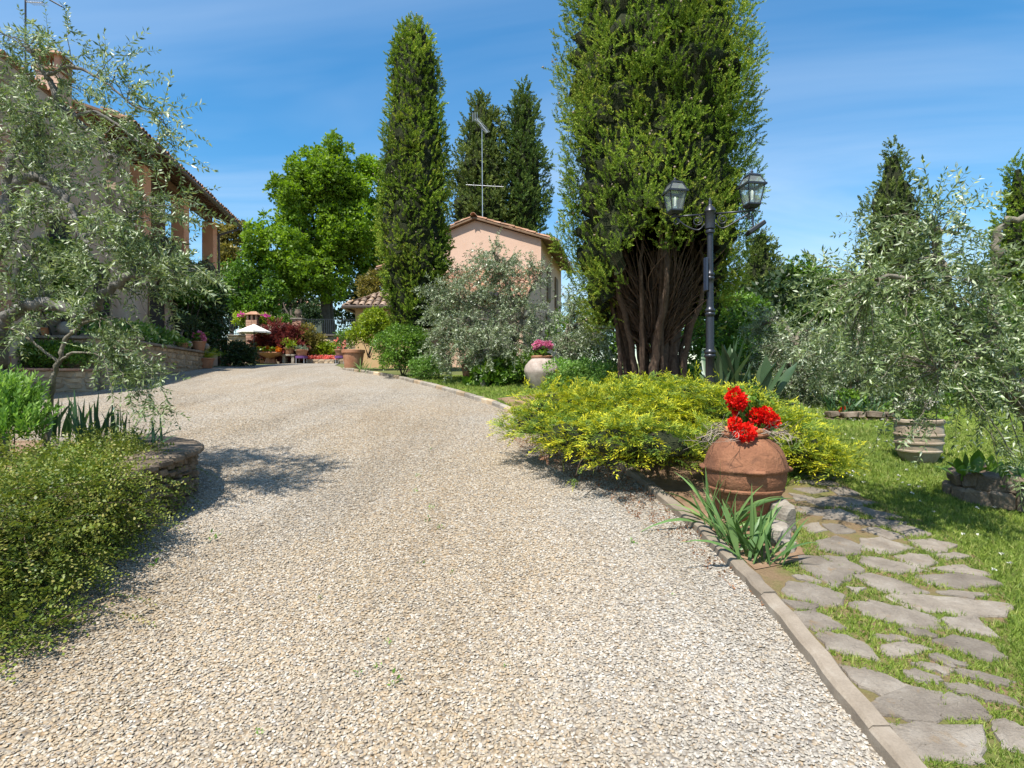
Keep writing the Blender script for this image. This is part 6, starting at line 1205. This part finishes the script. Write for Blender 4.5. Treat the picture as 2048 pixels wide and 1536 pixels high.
# ---- creeping cotoneaster and the rest of the island bed
cb_ = Vector((-3.3, 4.0, bedz(4.0))); ct = thing('cotoneaster', 'low creeping cotoneaster spilling over the dark stone edge onto the gravel', 'shrub', cb_)
def cbl(px, py, D, rx, ry, rz): return (tuple(at(px, py, D)), (rx, ry, rz))
big = [cbl(60, 925, 4.3, .50, .45, .14), cbl(180, 915, 4.6, .42, .45, .14), cbl(255, 925, 4.75, .28, .40, .16), cbl(110, 965, 3.9, .45, .40, .18), cbl(265, 985, 4.4, .26, .35, .22), cbl(20, 1000, 3.5, .50, .40, .20), cbl(190, 1040, 3.8, .34, .38, .24), cbl(130, 1110, 3.4, .36, .34, .26), cbl(10, 1130, 3.0, .46, .36, .26), cbl(245, 1075, 4.0, .20, .30, .20), cbl(60, 1250, 2.85, .17, .2, .14), cbl(20, 1280, 2.7, .16, .2, .12), cbl(175, 1180, 3.45, .13, .16, .12), cbl(270, 965, 4.7, .16, .25, .14), cbl(298, 955, 4.75, .15, .25, .15), cbl(290, 1010, 4.5, .15, .22, .16), cbl(230, 900, 5.1, .25, .3, .14)] + [((-2.72, D_, bedz(D_) + .07), (.20, .28, .15)) for D_ in (2.6, 3.0, 3.4, 3.8)] + [((-3.2, D_, bedz(D_) + .08), (.4, .35, .15)) for D_ in (2.8, 3.4, 4.0)]
bl = []
for c, r_ in big: bl += lumps(c, r_, 9, (.3, .5), -.7)
n = 7000; P, D = blob_pts(bl, n, .35, -.9); D = unit(D * np.array([1, 1, .5]) + np.array([.25, -.15, .12]) + rng.normal(size=D.shape) * .35); q = P[:, 2] > Z(P[:, 1]) + .05; P, D = P[q], D[q]
foliage('foliage', multi(TS, P, D, rng.uniform(.7, 1.3, len(P)), tvar=.15, flat=np.tile([0, 0, 1.], (len(P), 1))), 'cotoneaster_leaf', ct)
o_, P2, D2 = [], [], []
for k in range(80):
    c, r_ = bl[rng.integers(len(bl))]; b = np.array(tuple(c)); a = rng.normal() * .9 - .2; d = np.array([math.cos(a), math.sin(a), rng.uniform(-.1, .35)]); L = rng.uniform(.2, .42); p = smooth_path([b, b + d * L * .6 + rv(.03), b + d * L + np.array([0, 0, -.18 * L])], 4)
    if p[-1][2] < zf(p[-1][1]) + .05: continue
    o_.append(tube(p, np.linspace(.0028, .0012, len(p)), 4))
    for f in (3, 5, 6, 7, 8): P2.append(p[f]); D2.append(p[f] - p[f - 1])
foliage('runners', o_, 'cypress_bark', ct)['kind'] = 'stuff'; foliage('runner_leaves', multi(TS, np.array(P2), np.array(D2), .8, flat=np.tile([0, 0, 1.], (len(P2), 1))), 'cotoneaster_leaf', ct)
c_ = at(25, 860, 4.6); shrub('spurge', 'fresh light green leafy bush in front of the olive trunk on the stone bed', 'bush', (c_.x, c_.y, c_.z), (.32, .35, .30), 300, [t_plume(.20, 22, .06, .016, .9, .4) for _ in range(3)], 'fresh_leaf', 1.0, 10, parent_z=bedz(4.6), up=1.2, low=-.3)
boulder('rock', 'pinkish pale rock half hidden behind the irises on the stone bed', (xa(118, 5.2), 5.2, bedz(5.2) + .08), (.22, .2, .22), 'grey_stone')
boulder('rock', 'dark rock at the foot of the young olive stem', (xa(92, 4.75), 4.75, bedz(4.75) + .05), (.22, .2, .2), 'dark_stone')

# ---- shrubs along the drive and terrace
shrub('clipped_hedge', 'clipped small-leaved hedge growing in the low raised bed', 'hedge', (xa(85, 12.4), 12.35, 2.12), (1.25, .4, .32), 950, TCS, 'green_leaf', 1.35, 22, parent_z=1.88)
shrub('wall_ivy', 'dark leafy ivy on the farmhouse wall behind the big olive', 'ivy', (fx(13.2) + .2, 13.3, EYE + 1.9), (.35, 1.5, 1.3), 520, TC, 'green_leaf', 1.6, 16)
shrub('jasmine', 'dark climbing jasmine covering the loggia end of the farmhouse', 'climber', (fx(22.0) + .3, 22.0, zf(22) + 1.5), (.5, 2.0, 1.9), 1900, TC, 'deep_leaf', 1.9, 30)
shrub('climbing_vine', 'green vine climbing the balcony below the second column', 'vine', (fx(20.5) + .25, 20.5, EYE + 3.2), (.4, 2.2, .9), 800, TC, 'green_leaf', 1.7, 18, parent_z=zf(20.5))
hv = thing('hanging_grass', 'straw-coloured creeper hanging like hair over the loggia parapet', 'creeper', (fx(20.3) + .1, 20.3, EYE + 4.5)); o_ = []
for k in range(1500):
    Dd = rng.uniform(16.9, 23.6); b = np.array(tuple(hp(Dd, .02, EYE + 4.5 + rng.uniform(-.1, .22 + .25 * math.sin(Dd * 1.7))))); L = rng.uniform(.3, 1.1); o_.append((b, np.array([.28, -.05, .15]) + rv(.1), L))
V, Q, T = [], [], []
for b, d, L in o_:
    k = len(V); s_ = rv(.012); tt = rng.random()
    for f in (0, .35, .7, 1): c = b + d * L * min(f * 1.6, 1) - np.array([0, 0, L * f * f]); V += [c - s_ * (1.1 - f), c + s_ * (1.1 - f)]; T += [tt, tt]
    Q += [(k + 2 * i, k + 2 * i + 1, k + 2 * i + 3, k + 2 * i + 2) for i in range(3)]
foliage('strands', [(np.array(V), np.array(Q), np.array(T))], 'straw_vine', hv)
shrub('terrace_plants', 'low green plants growing along the back of the terrace wall', 'plants', (wx(15.3) - .6, 15.3, TZ + .15), (.5, 2.2, .32), 420, TC, 'fresh_leaf', 1.3, 14, parent_z=TZ - .1)
q = gp(500, 728); shrub('dark_mound', 'rounded dark evergreen mound beside the sago palms', 'shrub', (xa(486, 21), 21, zf(21) + .32), (.60, .6, .52), 900, TCS, 'deep_leaf', 1.9, 16)
shrub('red_maple', 'weeping dark red Japanese maple at the far end of the drive', 'maple', (xa(562, 32.8), 32.8, zf(33) + 1.0), (1.3, .7, 1.12), 1700, [t_plume(.34, 18, .15, .03, .8, .4) for _ in range(3)], 'maple_leaf', 1.25, 20, up=-.35, low=-.6)
shrub('mottled_shrub', 'mottled bronze and green shrub beside the red maple', 'shrub', (xa(617, 33.2), 33.2, zf(33) + 1.15), (.85, .5, .95), 700, TC, 'autumn_leaf', 1.9, 14)
shrub('lime_hedge', 'low bright lime hedge against the retaining wall', 'hedge', (xa(650, 33.3), 33.3, zf(33) + .65), (1.3, .4, .45), 500, TC, 'lime_leaf', 2.0, 14)
shrub('sage_bush', 'small blue-grey bush behind the orange flower bowl', 'bush', (xa(540, 32.7), 32.7, zf(32.7) + 1.25), (.5, .4, .42), 200, TCS, 'sage_leaf', 2.0, 8)
for lab, px in (('pink petunias and yellow-green foliage on the railing on the farmhouse side of the brick stack', 482), ('pink petunias and yellow-green foliage on the railing on the pier side of the brick stack', 531)):
    c_ = at(px, 641, 33.7); t_ = shrub('petunias', lab, 'flowers', tuple(c_), (.55, .35, .38), 220, TC, 'lime_leaf', 1.8, 8, parent_z=wt + .1); P = np.array(tuple(at(px + 2, 631, 33.3))) + rng.normal(size=(14, 3)) * np.array([.16, .1, .07]); foliage('bloom', multi(TF, P, rdir(14), 3.2), 'magenta_petal', t_)
shrub('railing_ivy', 'green ivy draped over the railing between brick stack and stone pier', 'ivy', tuple(at(572, 652, 34.2)), (.85, .3, .55), 420, TC, 'green_leaf', 1.8, 12, parent_z=wt)
shrub('railing_bush', 'dark bush rising behind the railing under the linden beyond the stone pier', 'bush', tuple(at(615, 640, 35.5)), (.75, .6, .95), 420, TC, 'deep_leaf', 2.0, 12, parent_z=wt)
c_ = at(800, 705, 14.9); shrub('round_bush', 'rounded dense green bush beside the kerb at the bend of the drive', 'bush', (c_.x, 15.3, c_.z), (.82, .75, .66), 2300, TCS, 'green_leaf', 1.35, 30, lump=(.2, .36))
shrub('low_bush', 'small light green bush between the round bush and the olive', 'bush', (xa(852, 14.4), 14.5, zf(14.4) + .3), (.48, .45, .36), 620, TCS, 'fresh_leaf', 1.2, 14)
shrub('porch_climber', 'climber with reddish shoots above the pavilion roof', 'climber', tuple(at(742, 585, 22)), (.5, .4, .7), 260, TC, 'autumn_leaf', 1.5, 8, parent_z=zf(22))
shrub('bergenia_bed', 'dark round-leaved plants around the stump at the foot of the middle olive', 'plants', (xa(985, 13.3), 13.3, zf(13.3) + .2), (.55, .5, .36), 260, TR, 'green_leaf', 2.6, 10)
for lab, px, D, rx, rz_ in (('leafy green bush between weathered jar and great cypress', 1150, 11.6, .75, .42), ('leafy green bush at the stool of the great cypress', 1225, 11.0, .6, .36), ('leafy green bush behind the weathered jar', 1045, 13.4, .7, .42), ('leafy green bush between the cypress stems and the lamp post', 1385, 11.2, .55, .40)):
    shrub('leafy_bush', lab, 'bush', (xa(px, D), D, zf(D) + rz_ * .8), (rx, .5, rz_), 700, TC, 'fresh_leaf' if px != 1045 else 'green_leaf', .85, 16)
a, b = Vector((xa(1655, 8.8), 8.8, 0)), Vector((xa(1810, 8.65), 8.65, 0)); t_ = thing('stone_border', 'low rough stone edging at the back of the lawn below the irises', 'border', ((a.x + b.x) / 2, 8.7, zf(8.7))); lay_wall(t_, a, b, zf(8.7) + .17, lambda f: zf(8.7), .22, (.07, .13), (.12, .34), 'dark_stone', proud=.06); wall_core(t_, a, b, zf(8.7) + .06, zf(8.7) - .05, .4, mat='soil')
iris('dark irises behind the rough stone edging of the lawn', [(ground(px, 9.1), 10, .5, .04, .45, .1) for px in (1665, 1690, 1715, 1745, 1790)], 'iris_dark_leaf')
c_ = at(1700, 815, 9.3); t_ = geranium('red_roses', 'scattered small red flowers behind the stone edging of the lawn', (c_.x, 9.3, zf(9.3)), [(*at(px, py, 9.2), .035) for px, py in ((1698, 809), (1682, 822), (1688, 818))], .2, .4, 'red_petal', 40, 1.2)

shrub('screen_bush', 'tall leafy bush closing the gap behind the stems of the great cypress', 'bush', (xa(1215, 15.5), 15.5, zf(15.5) + .9), (1.5, .8, 1.25), 900, TC, 'green_leaf', 1.7, 18)
shrub('screen_bush', 'dense dark bush behind the lamp post and paddle leaves', 'bush', (xa(1450, 14.5), 14.5, zf(14.5) + .8), (1.4, .8, 1.3), 900, TC, 'green_leaf', 1.6, 18)

# ---- antennas
b = pp(PW / 2, 1.2, APZ + .1); t_ = thing('tv_antenna', 'thin television antenna mast on the ridge of the pink house', 'antenna', b); ztop = EYE + (768 - 258) / FPX * b.y
MB().tube([b, (b.x - .03, b.y, ztop)], [.018, .013], 8).build('mast', 'antenna_metal', t_)
z = EYE + (768 - 371) / FPX * b.y; MB().tube([(b.x - .75, b.y + .1, z + .07), (b.x + .95, b.y - .1, z - .09)], .009, 6).build('boom', 'antenna_metal', t_)
for k in range(6): x_ = -.7 + k * .31; MB().tube([(b.x + x_, b.y - .25, z + .06 - .06 * k * .4), (b.x + x_ + .05, b.y + .25, z + .06 - .06 * k * .4)], .009, 5).build('element', 'antenna_metal', t_)
MB().tube([(b.x - .25, b.y, ztop + .45), (b.x + .22, b.y, ztop - .15)], .02, 6).build('boom', 'antenna_metal', t_)
for k in range(12): f = k / 11; c = Vector((b.x - .25, b.y, ztop + .45)).lerp(Vector((b.x + .22, b.y, ztop - .15)), f); MB().tube([c + Vector((-.10, -.1, -.08)), c + Vector((.10, .1, .08))], .008, 4).build('element', 'antenna_metal', t_)
for k in range(4): MB().tube([(b.x - .45 + k * .07, b.y, ztop + .35), (b.x - .45 + k * .07, b.y, ztop + .75)], .008, 4).build('reflector_rod', 'antenna_metal', t_)
b = at(51, 120, 15.0); t_ = thing('tv_antenna', 'television antenna above the farmhouse chimney, partly out of view', 'antenna', (b.x, b.y, EYE + 6.9)); b.z = EYE + 6.9; MB().tube([b, (b.x, b.y, EYE + 11)], .022, 6).build('mast', 'iron', t_)
z = EYE + (768 - 4) / FPX * 15; MB().tube([(b.x, b.y, z), (b.x + .45, b.y, z - .02)], .012, 5).build('boom', 'antenna_metal', t_)
for k in range(7): MB().tube([(b.x + .05 + k * .06, b.y - .2, z - .03), (b.x + .08 + k * .06, b.y + .2, z + .04)], .006, 4).build('element', 'antenna_metal', t_)
MB().tube([(b.x + .62, b.y, z + .06), (b.x + .95, b.y, z - .12)], .02, 5).build('boom', 'iron', t_)
for k in range(5): MB().tube([(b.x + .62 + k * .08, b.y - .12, z + .04 - k * .045), (b.x + .62 + k * .08, b.y + .12, z + .08 - k * .045)], .008, 4).build('element', 'iron', t_)
